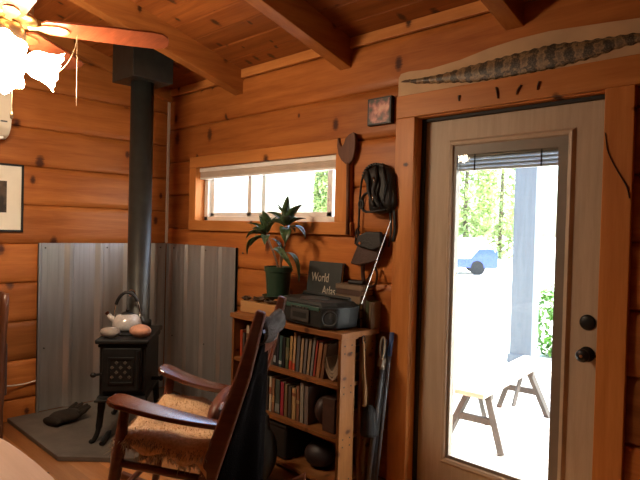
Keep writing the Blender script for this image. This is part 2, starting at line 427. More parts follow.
for i in range(7):
    z = 1.825+i*.010
    m.add([(x0+.004, .018, z), (x1-.004, .018, z), (x1-.004, .048, z), (x0+.004, .048, z), (x0+.004, .012, z+.005), (x1-.004, .012, z+.005), (x1-.004, .054, z+.005), (x0+.004, .054, z+.005),
           (x0+.004, .018, z+.01), (x1-.004, .018, z+.01), (x1-.004, .048, z+.01), (x0+.004, .048, z+.01)],
          [(0, 1, 5, 4), (4, 5, 9, 8), (3, 7, 6, 2), (7, 11, 10, 6), (0, 4, 7, 3), (4, 8, 11, 7), (1, 2, 6, 5), (5, 6, 10, 9), (0, 3, 2, 1), (8, 9, 10, 11)])
bl = m.build('blind', 'blind', wnd, True)
B((x0+.002, .008, 1.868), (x1-.002, .055, 1.899)).build('head_rail', 'white', bl, True, bevel=.003)
B((x0+.004, .012, 1.812), (x1-.004, .052, 1.826)).build('bottom_rail', 'white', bl, True, bevel=.003)
# door_1: tan full-light door
DX0, DX1, DZ0, DZ1 = 2.513, 3.424, .078, 2.034
GX0, GX1, GZ0, GZ1 = 2.655, 3.300, .245, 1.925   # outer edge of glazing molding
dr = bpy.data.objects.new('door_1', None); COL.objects.link(dr); struct(dr, 'tan exterior door with one tall glass light'); dr.matrix_basis = Matrix.Translation((2.97, .08, .078))
gx0, gx1, gz0, gz1 = GX0+.01, GX1-.01, GZ0+.01, GZ1-.01
O = [(DX0, DZ0), (DX1, DZ0), (DX1, DZ1), (DX0, DZ1)]; Q = [(gx0, gz0), (gx1, gz0), (gx1, gz1), (gx0, gz1)]
vs = [(x, y, z) for y in (.062, .106) for P in (O, Q) for x, z in P]
fs = []
for i in range(4):
    j = (i+1) % 4; fs += [(i, j, 4+j, 4+i), (8+i, 12+i, 12+j, 8+j), (i, 8+i, 8+j, j), (4+i, 4+j, 12+j, 12+i)]
MB().add(vs, fs).build('door_slab', 'door', dr, True)
def ring(a0, a1, b0, b1, w, y0, y1):
    m = MB()
    wl, wr, wb, wt = w
    P = [(a0, b0), (a1, b0), (a1, b1), (a0, b1)]; Q = [(a0+wl, b0+wb), (a1-wr, b0+wb), (a1-wr, b1-wt), (a0+wl, b1-wt)]
    vs = [(x, y1, z) for x, z in P]+[(x, y0, z) for x, z in [(a0+wl*.4, b0+wb*.4), (a1-wr*.4, b0+wb*.4), (a1-wr*.4, b1-wt*.4), (a0+wl*.4, b1-wt*.4)]]+[(x, y0+.004, z) for x, z in [(a0+wl*.8, b0+wb*.8), (a1-wr*.8, b0+wb*.8), (a1-wr*.8, b1-wt*.8), (a0+wl*.8, b1-wt*.8)]]+[(x, y1, z) for x, z in Q]
    fs = []
    for L in range(3):
        for i in range(4): fs.append((L*4+i, L*4+(i+1) % 4, L*4+4+(i+1) % 4, L*4+4+i))
    for i in range(4): fs.append((i, (i+1) % 4, 12+(i+1) % 4, 12+i))
    return m.add(vs, fs)
ring(GX0, GX1, GZ0, GZ1, (.038, .038, .038, .038), .046, .066).build('glazing_molding', 'molding', dr, True)
m = MB()
for lo, hi in (((2.690, .060, .28), (2.706, .095, 1.89)), ((3.222, .060, .28), (3.264, .095, 1.89)), ((2.706, .060, .28), (3.222, .095, .297)), ((2.706, .060, 1.842), (3.222, .095, 1.89))): m.bb(lo, hi)
m.build('glazing_strip', 'strip', dr, True)
B((2.700, .066, .29), (3.226, .070, 1.85)).build('inner_pane', 'pane', dr, True)
B((2.700, .094, .29), (3.226, .098, 1.85)).build('outer_pane', 'pane', dr, True)
m = MB()
for i in range(9): m.box((2.964, .082, 1.775+i*.0068), (.51, .017, .0030), m=Matrix.Rotation(.42+.12*((i % 3)-1), 3, 'X'))
db = m.build('raised_blind', 'slat', dr, True)
B((2.71, .074, 1.762), (3.220, .090, 1.772)).build('bottom_rail', 'slat', db, True)
B((2.71, .073, 1.832), (3.220, .091, 1.845)).build('head_rail', 'strip', db, True)
m = MB()
for x in (2.80, 3.14): m.bb((x-.004, .072, 1.762), (x+.004, .0735, 1.845))
m.build('ladder_tape', 'seal', db, True)
RX90 = Matrix.Rotation(PI/2, 3, 'X')
MB().lathe([(.034, 0), (.034, .004), (.030, .009), (.018, .013), (.006, .014)], (3.372, .062, 1.072), 24, RX90).build('deadbolt', 'black', dr, True, smooth=True)
kn = MB().lathe([(.033, 0), (.033, .006), (.014, .012), (.013, .030), (.024, .040), (.029, .052), (.026, .064), (.012, .070)], (3.374, .062, .935), 24, RX90).build('door_knob', 'black', dr, True, smooth=True)
MB().lathe([(.007, .066), (.007, .074)], (3.374, .062, .935), 12, RX90).build('keyhole_button', 'chrome', kn, True)
MB().lathe([(.006, 0), (.006, .01)], (3.412, .062, .932), 10, RX90).build('strike_pin', 'black', dr, True)

# ------------------------------------------------------------------ outside
struct(B((-400, .15, -.20), (400, 600, -.15)).build('ground', 'gravel'), 'bright pale gravel yard')
mb = MB()
for i in range(27): mb.bb((-.6, .16+i*.14, -.03), (5.2, .16+i*.14+.133, .0))
struct(mb.build('porch_deck', 'deck'), 'sun bleached porch deck boards')
struct(B((-.55, .17, -.15), (5.15, 3.9, -.035)).build('deck_base', 'trestle'))
pp = thing('porch_post', 'square grey porch post standing at the deck edge', 'post', (1.42, 3.74, 0), math.radians(8))
B((-.12, -.12, 0), (.12, .12, 3.0)).build('shaft', 'post', pp, bevel=.006)
B((-.14, -.14, 0), (.14, .14, .10)).build('plinth', 'post', pp, bevel=.006)
bn = thing('bench', 'pale plank bench on grey trestle legs on the porch', 'bench', (2.28, 1.55, 0), math.radians(96.5))
B((-.68, -.105, .365), (.74, .105, .40)).build('seat_plank', 'bench', bn, bevel=.008)
for xt, xf in ((-.52, -.60), (.36, .43)):
    for sy in (-1, 1):
        MB().tube([(xt, sy*.06, .365), (xf, sy*.20, .0)], .028, 4).build('leg', 'trestle', bn)
    MB().box(((xt+xf)/2, 0, .19), (.03, .26, .045)).build('crosspiece', 'trestle', bn)
    MB().box((xt, 0, .345), (.05, .20, .04)).build('cleat', 'trestle', bn)
    MB().tube([(xt+.02, 0, .34), (xt+(.16 if xt < 0 else -.16), 0, .10)], .018, 4).build('brace', 'trestle', bn)

def foliage(c, r, n, leaf, seed, mat, name, parent):
    q = random.Random(seed); mb = MB()
    for i in range(n):
        while True:
            p = Vector((q.uniform(-1, 1), q.uniform(-1, 1), q.uniform(-1, 1)))
            if .25 < p.length < 1: break
        p = p.normalized()*(p.length**.45)
        pos = Vector(c)+Vector((p.x*r[0], p.y*r[1], p.z*r[2]))
        d = Vector((q.uniform(-1, 1), q.uniform(-1, 1), q.uniform(-.6, .6))); x, y, d = basis(d)
        L = leaf*q.uniform(.6, 1.3); W = L*.45
        mb.add([pos-d*L*.5, pos+x*W*.5+y*W*.1, pos+d*L*.5, pos-x*W*.5+y*W*.1], [(0, 1, 2, 3)])
    return mb.build(name, mat, parent, True)
def tree(x, y, h, r, seed, label, lf=.42, n=6500):
    t = thing('tree', label, 'tree', (x, y, -.15), 0, 'trees beyond the yard')
    q = random.Random(seed)
    MB().tube([(0, 0, 0), (q.uniform(-.1, .1), 0, h*.35), (q.uniform(-.2, .2), .1, h*.8)], [.16, .12, .05], 8).build('trunk', 'trunk', t)
    foliage((x, y, h*.49), (r, r, h*.55), n, lf, seed, 'tree', 'crown', t)
tree(-12.7, 26.8, 11.5, 1.75, 1, 'leafy bright green tree directly behind the parked blue car')
tree(-13.6, 32.7, 15., 1.8, 2, 'tall leafy tree seen just left of the porch post')
tree(-15.8, 18.6, 6.4, .8, 4, 'pale leafy tree seen through the right of the small window')
sb = thing('shrub', 'bright green shrub right of the porch post', 'shrub', (1.28, 5.0, -.15))
foliage((1.28, 5.0, .32), (.34, .34, .50), 900, .12, 11, 'shrub', 'foliage', sb)
MB().tube([(0, 0, 0), (.02, 0, .3), (0, .03, .7)], [.03, .02, .01], 6).build('stem', 'trunk', sb)
struct(MB().prism([(.15, 2.44), (.55, 2.34), (.55, 2.42), (.15, 2.54)], 7.0, (-.5, 0, 0), (0, 1, 0), (0, 0, 1), (1, 0, 0)).build('added_sun_eave', 'trimx'))  # unseen eave, added to keep the sun off the window
# blue car parked in the yard
cr = thing('car', 'blue car in the bright yard, glare painted white on top', 'car', (-8.3, 17.4, -.15), math.radians(215))
side = [(-2.0, .30), (-2.02, .75), (-1.9, .98), (-.9, 1.02), (1.0, 1.02), (2.0, .86), (2.1, .55), (2.08, .30)]
MB().prism(side, 1.65, (0, -.825, 0), (1, 0, 0), (0, 0, 1), (0, 1, 0)).build('body', 'carglare', cr, bevel=.06, seg=3)  # upper body coloured as glare, blue panels laid over the rest
cab = [(-1.85, 1.0), (-1.55, 1.36), (.35, 1.36), (1.05, 1.0)]
MB().prism(cab, 1.45, (0, -.725, 0), (1, 0, 0), (0, 0, 1), (0, 1, 0)).build('cabin_glass', 'carglass', cr, bevel=.05)
B((-1.62, -.70, 1.35), (.42, .70, 1.43)).build('roof', 'carglare', cr, bevel=.03)
for sy in (-1, 1): MB().prism([(-2.03, .28), (-2.05, .74), (-1.88, .99), (-1.35, .99), (-1.05, .62), (2.1, .52), (2.09, .28)], .02, (0, sy*.835-.01, 0), (1, 0, 0), (0, 0, 1), (0, 1, 0)).build('side_panel', 'car', cr)
B((-2.06, -.80, .32), (-1.98, .80, .92)).build('tailgate', 'car', cr, bevel=.02)
for sx in (-1.3, 1.35):
    for sy in (-1, 1):
        MB().lathe([(.18, -.11), (.31, -.1), (.31, .1), (.18, .11)], (sx, sy*.74, .31), 20, RX90).build('wheel', 'tyre', cr)

# ------------------------------------------------------------------ stove corner
pad = MB().prism([(.012, -.012), (.012, -1.21), (.90, -1.21), (1.21, -.90), (1.21, -.012)], PAD-F-.002, (0, 0, F+.002)).build('hearth_pad', 'slate', bevel=.003)
tag(pad, 'dark grey corner hearth pad under the wood stove', 'hearth')
def rib_sheet(a0, a1, z0, z1, ribs, face, name, label):
    prof = [(a0, 0)]
    minor = []
    for r_ in ribs:
        prof += [(r_-.044, 0), (r_-.010, .020), (r_+.010, .020), (r_+.028, 0)]
        for t in (.0762, .1524): minor.append(r_+t)
    for r_ in minor: prof += [(r_-.014, 0), (r_-.007, .0018), (r_+.007, .0018), (r_+.014, 0)]
    prof.append((a1, 0)); prof = sorted((max(a0, min(a1, a)), d) for a, d in prof)
    vs = [];
    for a, d in prof: vs += [face(a, .006+d, z0), face(a, .006+d, z1), face(a, .0045+d, z0), face(a, .0045+d, z1)]
    fs = []
    for i in range(len(prof)-1):
        b = i*4; fs += [(b, b+4, b+5, b+1), (b+2, b+3, b+7, b+6), (b, b+2, b+6, b+4), (b+1, b+5, b+7, b+3)]
    n = len(prof)-1; fs += [(0, 1, 3, 2), (n*4, n*4+2, n*4+3, n*4+1)]
    o = MB().add(vs, fs).build(name, 'steel'); tag(o, label, 'metal sheet', 'corrugated steel heat shields')
    for r_ in (ribs[0], ribs[2], ribs[-1]):
        for z in (z1-.035, z0+.45):
            p = Vector(face(r_+.05, .006, z)); q = Vector(face(r_+.05, .012, z)); MB().tube([p, q], .006, 8).build('screw', 'screw', o)
    return o
rib_sheet(-1.025, -.012, .092, 1.298, [-.110-.2286*i for i in range(5) if i < 5][:5], lambda a, d, z: (d, a, z), 'steel_sheet', 'galvanised ribbed steel sheet on the left wall, left of the stovepipe')
rib_sheet(.010, .985, .092, 1.298, [.08+.2286*i for i in range(5)], lambda a, d, z: (a, -d, z), 'steel_sheet', 'galvanised ribbed steel sheet right of the stovepipe, below the window')

st = thing('wood_stove', 'small black cast iron wood stove on the hearth pad', 'stove', (.723, -.676, PAD), math.radians(51))
m = MB().bb((-.14, -.235, .27), (.14, .25, .615))
m.bb((-.15, -.245, .585), (.15, .26, .605)); m.bb((-.15, -.25, .255), (.15, .26, .28))
m.build('body', 'iron', st, bevel=.006)
B((-.162, -.275, .612), (.162, .275, .64)).build('top_plate', 'iron', st, bevel=.008)
MB().lathe([(.10, .64), (.10, .648), (.085, .650)], (.0, -.05, 0), 28).build('cook_lid', 'iron', st)
d = B((-.118, -.262, .315), (.118, -.232, .585)).build('door', 'iron', st, bevel=.005)
m = MB()
for lo, hi in (((-.085, -.27, .36), (.075, -.258, .375)), ((-.085, -.27, .515), (.075, -.258, .53)), ((-.085, -.27, .36), (-.07, -.258, .53)), ((.06, -.27, .36), (.075, -.258, .53))): m.bb(lo, hi)
m.build('door_molding', 'iron', d, bevel=.003)
m = MB()
for r_ in range(4):
    for c in range(5):
        if (r_+c) % 2 == 0: m.lathe([(.0125, 0), (.0095, .0035)], (-.058+c*.026, -.262, .405+r_*.030), 4, RX90)
m.build('grille_openings', 'hole', d)
hd = MB().tube([(-.118, -.262, .425), (-.150, -.280, .425)], .008, 8).build('latch', 'iron', d)
MB().ell((-.163, -.288, .425), (.019, .016, .016)).build('latch_knob', 'black', d, smooth=True)
MB().tube([(.10, -.27, .33), (.10, -.27, .57)], .010, 8).build('hinge', 'iron', d)
B((-.15, -.315, .262), (.15, -.24, .275)).build('ash_lip', 'iron', st, bevel=.004)
m = MB().tube([(.14, .0, .33), (.19, .0, .33)], .012, 8); m.ell((.20, 0, .33), (.016, .02, .018)); m.build('side_damper', 'iron', st)
for sx in (-1, 1):
    for sy in (-1, 1):
        MB().tube(spline([(sx*.125, sy*.215, .27), (sx*.130, sy*.225, .18), (sx*.140, sy*.24, .07), (sx*.158, sy*.262, .018), (sx*.178, sy*.285, .010)], 4),
                  [.024]*4+[.021]*4+[.016]*4+[.015]*4+[.010], 8).build('leg', 'iron', st)
# stovepipe
R41 = Matrix.Rotation(math.radians(51), 3, 'Z')
pc = Vector((.723, -.676, 0))+R41 @ Vector((.002, .202, 0))
sp = thing('stovepipe', 'tall dark stovepipe rising from the stove to the ceiling', 'stovepipe', (pc.x, pc.y, PAD+.640))
zt = zc(pc.y)
MB().lathe([(.086, 0), (.086, .05), (.078, .055), (.078, zt-PAD-.60)], (0, 0, 0), 32).build('pipe', 'pipe', sp, smooth=True)
for z, nm in ((.05, 'collar'),): MB().lathe([(.088, z-.05), (.092, z-.04), (.092, z-.005), (.084, z)], (0, 0, 0), 32).build(nm, 'iron', sp, smooth=True)
sb2 = B((-.15, -.15, 2.43-PAD-.64), (.15, .15, zt-PAD-.64-.005)).build('ceiling_box', 'pipe', sp, bevel=.004)
dv = Vector((math.cos(math.radians(-49)), math.sin(math.radians(-49)), 0))
m = MB().tube([dv*.07+Vector((0, 0, .25)), dv*.125+Vector((0, 0, .25))], .005, 8)
px_ = Vector((-dv.y, dv.x, 0))
m.tube([dv*.12+Vector((0, 0, .25))+px_*.022*math.cos(a)+Vector((0, 0, .022*math.sin(a))) for a in [2*PI*i/16 for i in range(17)]], .0045, 6)
m.build('damper_handle', 'chrome', sp)
# kettle on the stove
kt = thing('kettle', 'pale grey enamel kettle with black arched handle on the stove', 'kettle', (.685, -.688, PAD+.652), math.radians(48))
MB().lathe([(.001, 0), (.080, 0), (.092, .012), (.096, .035), (.088, .070), (.066, .098), (.045, .106), (.001, .107)], n=32, caps=False).build('body', 'enamel', kt, smooth=True)
ld = MB().lathe([(.046, .104), (.044, .112), (.02, .120), (.001, .121)], n=24, caps=False).build('lid', 'black', kt, smooth=True)
MB().lathe([(.006, .118), (.011, .128), (.009, .138), (.001, .141)], n=14, caps=False).build('lid_knob', 'black', ld, smooth=True)
spt = MB().tube([(-.075, 0, .055), (-.105, 0, .075), (-.128, 0, .105)], [.024, .018, .013], 12).build('spout', 'enamel', kt, smooth=True)
MB().tube([(-.122, 0, .100), (-.136, 0, .116)], .015, 12).build('spout_cap', 'chrome', spt)
hp = [(.086*math.cos(a), 0, .085+.165*math.sin(a)) for a in [PI*i/18 for i in range(19)]]
MB().tube(hp[:8], .0055, 8).build('handle_rod', 'chrome', kt); MB().tube(hp[14:], .0055, 8).build('handle_rod', 'chrome', kt)
MB().tube(hp[4:16], .0105, 10).build('handle_grip', 'black', kt)
def stove_at(x, y): return Vector((.723, -.676, 0))+R41 @ Vector((x, y, 0))
p = stove_at(-.088, -.20); o = MB().ell((0, 0, 0), (.062, .045, .034), m=Matrix.Rotation(.8, 3, 'Z'), lump=.03).build('river_stone', 'stone_g', smooth=True)
o.location = (p.x, p.y, PAD+.64+.033); tag(o, 'smooth grey stone left of the kettle on the stove top', 'stone')
p = stove_at(.095, -.19); o = MB().ell((0, 0, 0), (.072, .052, .042), m=Matrix.Rotation(.6, 3, 'Z'), lump=.025, seed=5).build('river_stone', 'stone_p', smooth=True)
o.location = (p.x, p.y, PAD+.64+.041); tag(o, 'smooth salmon pink stone right of the kettle on the stove top', 'stone')
# glove on the hearth
gl = thing('work_glove', 'dark work glove lying palm down on the hearth pad', 'glove', (.34, -.945, PAD), math.radians(104))
MB().ell((0, 0, .042), (.105, .085, .042), lump=.05, seed=3).build('palm', 'glove', gl, smooth=True)
MB().tube([(-.05, 0, .032), (-.08, .0, .032), (-.115, -.005, .031)], [.060, .066, .070], 14, flat=.45).build('cuff', 'glove', gl, smooth=True)
for i, (yy, L) in enumerate(((-.05, .075), (-.018, .09), (.016, .085), (.046, .07))):
    MB().tube([(.06, yy*1.1, .045), (.06+L*.6, yy*1.3, .065), (.065+L, yy*1.45, .085)], [.022, .019, .010], 10).build('finger', 'glove', gl, smooth=True)
MB().tube([(.0, .05, .03), (.03, .085, .03), (.065, .10, .03)], [.02, .018, .011], 10).build('thumb', 'glove', gl, smooth=True)
pk = thing('hearth_poker', 'short black iron bar lying on the pad before the stove', 'poker', (.80, -.86, PAD))
MB().tube([(.0, .0, .022), (.12, -.10, .017)], [.018, .014], 6).build('shaft', 'iron', pk)
MB().tube([(-.03, .025, .024), (.0, .0, .022)], [.010, .018], 6).build('tip', 'iron', pk)

# ------------------------------------------------------------------ rocking chair
ca = math.atan2(-.62, -.78)
ch = thing('rocking_chair', 'dark mahogany rocking chair with broad arms facing the stove', 'chair', (2.005, -1.05, F), ca)
for s in (1, -1):
    # broad curved arm
    def armf(u, v, s=s):
        x = .248-.48*u
        w = .050*(1-u)**.5*(1 if u > .05 else .75+5*u)+.020
        if u < .08: w *= .62+.38*math.sin(PI/2*(u/.08))
        y = s*(.275-.03*u-.02*math.sin(PI*u))+(v-.5)*2*w
        z = .645-.105*u-.016*math.sin(PI*u*1.1)+.0012*math.cos(PI*(v-.5))
        return (x, y, z)
    MB().sheet(armf, 22, 8, .022).build('arm', 'armwood', ch, bevel=.007, seg=3)
    MB().tube([(.185, s*.262, .625), (.205, s*.265, .45), (.235, s*.27, .25), (.262, s*.272, .045)], [.021, .026, .025, .018], 12).build('front_leg', 'chair', ch, smooth=True)
    m = MB()
    pts = [(-.385, 1.045), (-.318, .78), (-.225, .50), (-.147, .25), (-.10, .045)]; wd = [.020, .030, .036, .036, .028]
    poly = [(x+w, z+w*.3) for (x, z), w in zip(pts, wd)]+[(x-w, z-w*.3) for (x, z), w in reversed(list(zip(pts, wd)))]
    m.prism(poly, .040, (0, s*.262-.02, 0), (1, 0, 0), (0, 0, 1), (0, 1, 0)); m.build('back_post', 'chair', ch, bevel=.010, seg=3)
    rk = [(-.52, .145), (-.40, .085), (-.2, .035), (.05, .018), (.28, .040), (.44, .085)]
    rp = spline([(x, 0, z) for x, z in rk], 5)
    m = MB().prism([(p.x, p.z+.018) for p in rp]+[(p.x, p.z-.018) for p in reversed(rp)], .035, (0, s*.268-.0175, 0), (1, 0, 0), (0, 0, 1), (0, 1, 0))
    m.build('rocker', 'chair', ch, bevel=.006)
    MB().tube([(.215, s*.266, .385), (-.16, s*.262, .335)], .017, 10).build('side_stretcher', 'chair', ch, smooth=True)
    MB().tube([(.235, s*.268, .23), (-.12, s*.262, .19)], .014, 10).build('side_stretcher', 'chair', ch, smooth=True)
MB().tube([(.24, -.27, .22), (.24, .27, .22)], .014, 10).build('front_stretcher', 'chair', ch, smooth=True)
MB().tube([(-.10, -.26, .17), (-.10, .26, .17)], .013, 10).build('rear_stretcher', 'chair', ch, smooth=True)
m = MB().add([(.24, -.26, .445), (.24, .26, .445), (-.19, .235, .385), (-.19, -.235, .385), (.24, -.26, .485), (.24, .26, .485), (-.19, .235, .425), (-.19, -.235, .425)],
             [(0, 3, 2, 1), (4, 5, 6, 7), (0, 1, 5, 4), (1, 2, 6, 5), (2, 3, 7, 6), (3, 0, 4, 7)])
m.build('seat', 'chair', ch, bevel=.012)
def backx(z): return -.385+(1.045-z)*.295
for z, h in ((.90, .10), (.58, .05)):
    def railf(u, v, z=z, h=h): zz = z-h/2+h*v; return (backx(zz)-.035*math.sin(PI*u), -.25+.5*u, zz)
    MB().sheet(railf, 12, 3, .02).build('crest_rail' if z > .8 else 'lower_rail', 'chair', ch)
for i in range(5):
    y = -.18+.09*i
    MB().tube([(backx(.58)-.012-.02*math.cos(y*5), y, .58), (backx(.74)-.03, y, .74), (backx(.88)-.012-.02*math.cos(y*5), y, .88)], .022, 8, up=(1, 0, 0), flat=.4).build('back_slat', 'chair', ch)
# fur hide over the seat: body plus strands
hd = thing('fur_hide', 'tan and grey fur hide draped over the rocking chair seat', 'hide', (2.005, -1.05, F+.40), ca)
q = random.Random(21)
def hidef(u, v):
    x = .235-.41*u; t = (v-.5)*2
    y = t*.30
    top = .506-.062*u+.006*math.sin(9*u+5*t)+.008*math.cos(7*t+3*u)+.03*max(0, u-.72)/.28+.055*max(0, -t-.15)*math.sin(PI*min(1, u*1.15))
    over = max(0, abs(t)-.80)/.20
    fr = max(0, .08-u)/.08
    y = math.copysign(min(abs(y), .258+.015*over), t) if t else 0
    z = top-(.045+.018*math.sin(u*14+t*3)+(.10 if t > 0 else 0)*(max(0, .14-u)/.14+max(0, u-.88)/.12))*over**1.3-.045*fr
    return (x, y, z-.40)
hb = MB().sheet(hidef, 36, 36, .012)
m_h, nt, out = new_mat('tan fur'); M['fur'] = m_h
tc = N(nt, 'ShaderNodeTexCoord'); nz = N(nt, 'ShaderNodeTexNoise', i_Scale=5., i_Detail=4.); nt.links.new(tc.outputs['Object'], nz.inputs['Vector'])
n2 = N(nt, 'ShaderNodeTexNoise', i_Scale=90., i_Detail=2.); nt.links.new(tc.outputs['Object'], n2.inputs['Vector'])
c = ramp(nt, nz.outputs['Fac'], [(.30, (.12, .085, .06)), (.40, (.60, .36, .19)), (.62, (.80, .52, .29))])
c = mixc(nt, .3, c, ramp(nt, n2.outputs['Fac'], [(.35, (.30, .18, .10)), (.65, (.80, .58, .36))]))
b_ = N(nt, 'ShaderNodeBsdfPrincipled', i_Roughness=.9); b_.inputs['Sheen Weight'].default_value = .2
nt.links.new(c, b_.inputs['Base Color']); nt.links.new(b_.outputs[0], out.inputs[0])
hb.build('skin', 'fur', hd, smooth=True)
M['furgrey'] = plain('grey brown fur fringe', (.40, .32, .24), .9, var=.4, scale=60)
m = MB(); me_ = MB()
for i in range(5200):
    u, v = q.random(), q.random()
    edge = q.random() < .38
    if edge:
        if q.random() < .65: v = q.choice((0, 1)); v = abs(v-q.random()*.10)
        else: u = q.random()*.08
    p = Vector(hidef(u, v)); du = Vector(hidef(min(1, u+.01), v))-Vector(hidef(max(0, u-.01), v)); dv_ = Vector(hidef(u, min(1, v+.01)))-Vector(hidef(u, max(0, v-.01)))
    n = du.cross(dv_)
    if n.length < 1e-9: continue
    n.normalize()
    if n.z < 0 and abs(n.z) > .3: n = -n
    t = (v-.5)*2; L = q.uniform(.016, .030)*(1.7 if edge else 1)
    lean = Vector((.5*(1 if u < .1 else -.1)+q.uniform(-.5, .5), t*.7+q.uniform(-.5, .5), -.9 if edge else -.1))
    d = (n*.5+lean*.6).normalized(); s_ = d.orthogonal().normalized()*.0022
    (me_ if edge else m).add([p-s_, p+s_, p+d*L*.6+s_*.7+Vector((0, 0, -.002)), p+d*L+Vector((0, 0, -.006 if edge else -.002)), p+d*L*.6-s_*.7+Vector((0, 0, -.002))], [(0, 1, 2, 3, 4)])
o = m.build('fur', 'fur', hd); o['kind'] = 'stuff'
o = me_.build('fringe', 'furgrey', hd); o['kind'] = 'stuff'
# cushion behind the hide
cu = MB().ell((0, 0, 0), (.05, .20, .085), m=Matrix.Rotation(-.3, 3, 'Y'), n=24, k=14)
o = cu.build('back_cushion', 'redleather', smooth=True); o.location = Vector((2.005, -1.05, F))+Matrix.Rotation(ca, 3, 'Z') @ Vector((-.150, -.06, .545)); o.rotation_euler = (0, 0, ca)
tag(o, 'reddish brown cushion at the back of the rocking chair seat', 'cushion')
# coat draped over the chair back
jk = thing('coat', 'dark charcoal coat draped over the rocking chair back', 'coat', (2.005, -1.05, F+.6), ca)
def coatf(u, v):
    y = .05+.185*u; z = .975-.92*v
    k_ = max(0, (u-.35)/.65); k_ = k_*k_*(3-2*k_)
    x = (backx(.985)-.012+.03*v)*(1-k_)+(backx(z)-.045)*k_-.010*math.sin(u*15+v*2)*v**.5
    if v < .06: x += .03*(1-v/.06)
    return (x, y*(1-.06*v), z-.6)
MB().sheet(coatf, 30, 24, .012).build('cloth', 'cloth', jk, smooth=True)
def collarf(u, v):
    a = -2.2+3.6*v; y = -.13+.365*u
    return (backx(.95)-.018-.034*math.cos(a)-.010*math.sin(u*11), y, .945+.045*math.sin(a)+.010*math.sin(u*9)-.6)
MB().sheet(collarf, 20, 12, .012).build('collar', 'fuzzy', jk, smooth=True)
# black bag on the floor
bg = thing('tote_bag', 'black soft bag on the floor between the coat and the bookshelf', 'bag', (1.86, -.50, F), .3)
MB().ell((0, 0, .15), (.11, .08, .16), lump=.04, n=22, k=14).build('body', 'bag', bg, smooth=True)
MB().tube([(-.06, 0, .27), (-.05, 0, .36), (.0, 0, .40), (.05, 0, .36), (.06, 0, .27)], .009, 8).build('strap', 'bag', bg)
B((-.006, -.006, .385), (.006, .006, .42)).build('buckle', 'chrome', bg)

# ------------------------------------------------------------------ bookshelf
SX0, SX1, SY0, SY1 = 1.365, 2.295, -.33, -.035
bs = thing('bookshelf', 'pine bookshelf full of books below the window', 'bookshelf', (1.83, -.18, F))
def bw(lo, hi, nm, mat, bev=.003): return B(lo, hi).build(nm, mat, bs, True, bevel=bev)
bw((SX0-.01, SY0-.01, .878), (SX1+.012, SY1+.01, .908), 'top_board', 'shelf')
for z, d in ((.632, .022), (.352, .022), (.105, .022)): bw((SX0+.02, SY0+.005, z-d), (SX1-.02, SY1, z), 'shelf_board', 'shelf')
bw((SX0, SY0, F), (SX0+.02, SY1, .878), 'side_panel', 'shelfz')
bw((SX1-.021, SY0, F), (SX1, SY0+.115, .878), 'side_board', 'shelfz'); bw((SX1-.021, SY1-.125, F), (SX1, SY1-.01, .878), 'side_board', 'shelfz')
m = MB()
for z in (.84, .80, .625, .59, .35, .31, .13):
    for y in (SY0+.03, SY0+.085, SY1-.10, SY1-.04): m.tube([(SX1-.001, y, z), (SX1+.0015, y, z)], .0045, 8)
m.build('nail_heads', 'seal', bs, True)
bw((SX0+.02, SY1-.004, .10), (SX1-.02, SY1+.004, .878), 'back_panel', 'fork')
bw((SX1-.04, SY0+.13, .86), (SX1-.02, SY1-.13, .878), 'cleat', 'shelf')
cols = {}
def bookmat(c):
    key = tuple(round(x, 3) for x in c)
    if key not in cols: cols[key] = plain('book cover %d' % len(cols), tuple(x*.72 for x in c), .55, var=.15)
    return cols[key]
def book(x, w, h, z, c, label, lean=0., group='', y0=-.285, dep=.17, band=None):
    o = thing('book', label, 'book', (x, y0, z), 0, group)
    o.rotation_euler = (0, lean, 0); o.matrix_basis = Matrix.Translation((x, y0, z)) @ Matrix.Rotation(lean, 4, 'Y')
    m = MB().bb((0, 0, 0), (.0025, dep, h)); m.bb((w-.0025, 0, 0), (w, dep, h)); m.bb((0, 0, 0), (w, .003, h)); m.build('cover', bookmat(c), o)
    B((.0022, .003, .004), (w-.0022, dep-.004, h-.004)).build('pages', 'paper', o)
    if band:
        B((.0008, -.0006, h*band[0]), (w-.0008, .0004, h*band[1])).build('spine_label', bookmat(band[2]), o)
    return o
GU, GL_ = 'books on the upper shelf', 'books on the middle shelf'
blk, cream, gry, brn, tanc = (.012, .012, .014), (.58, .47, .32), (.20, .19, .18), (.16, .07, .03), (.40, .24, .12)
Z1, Z2 = .633, .353
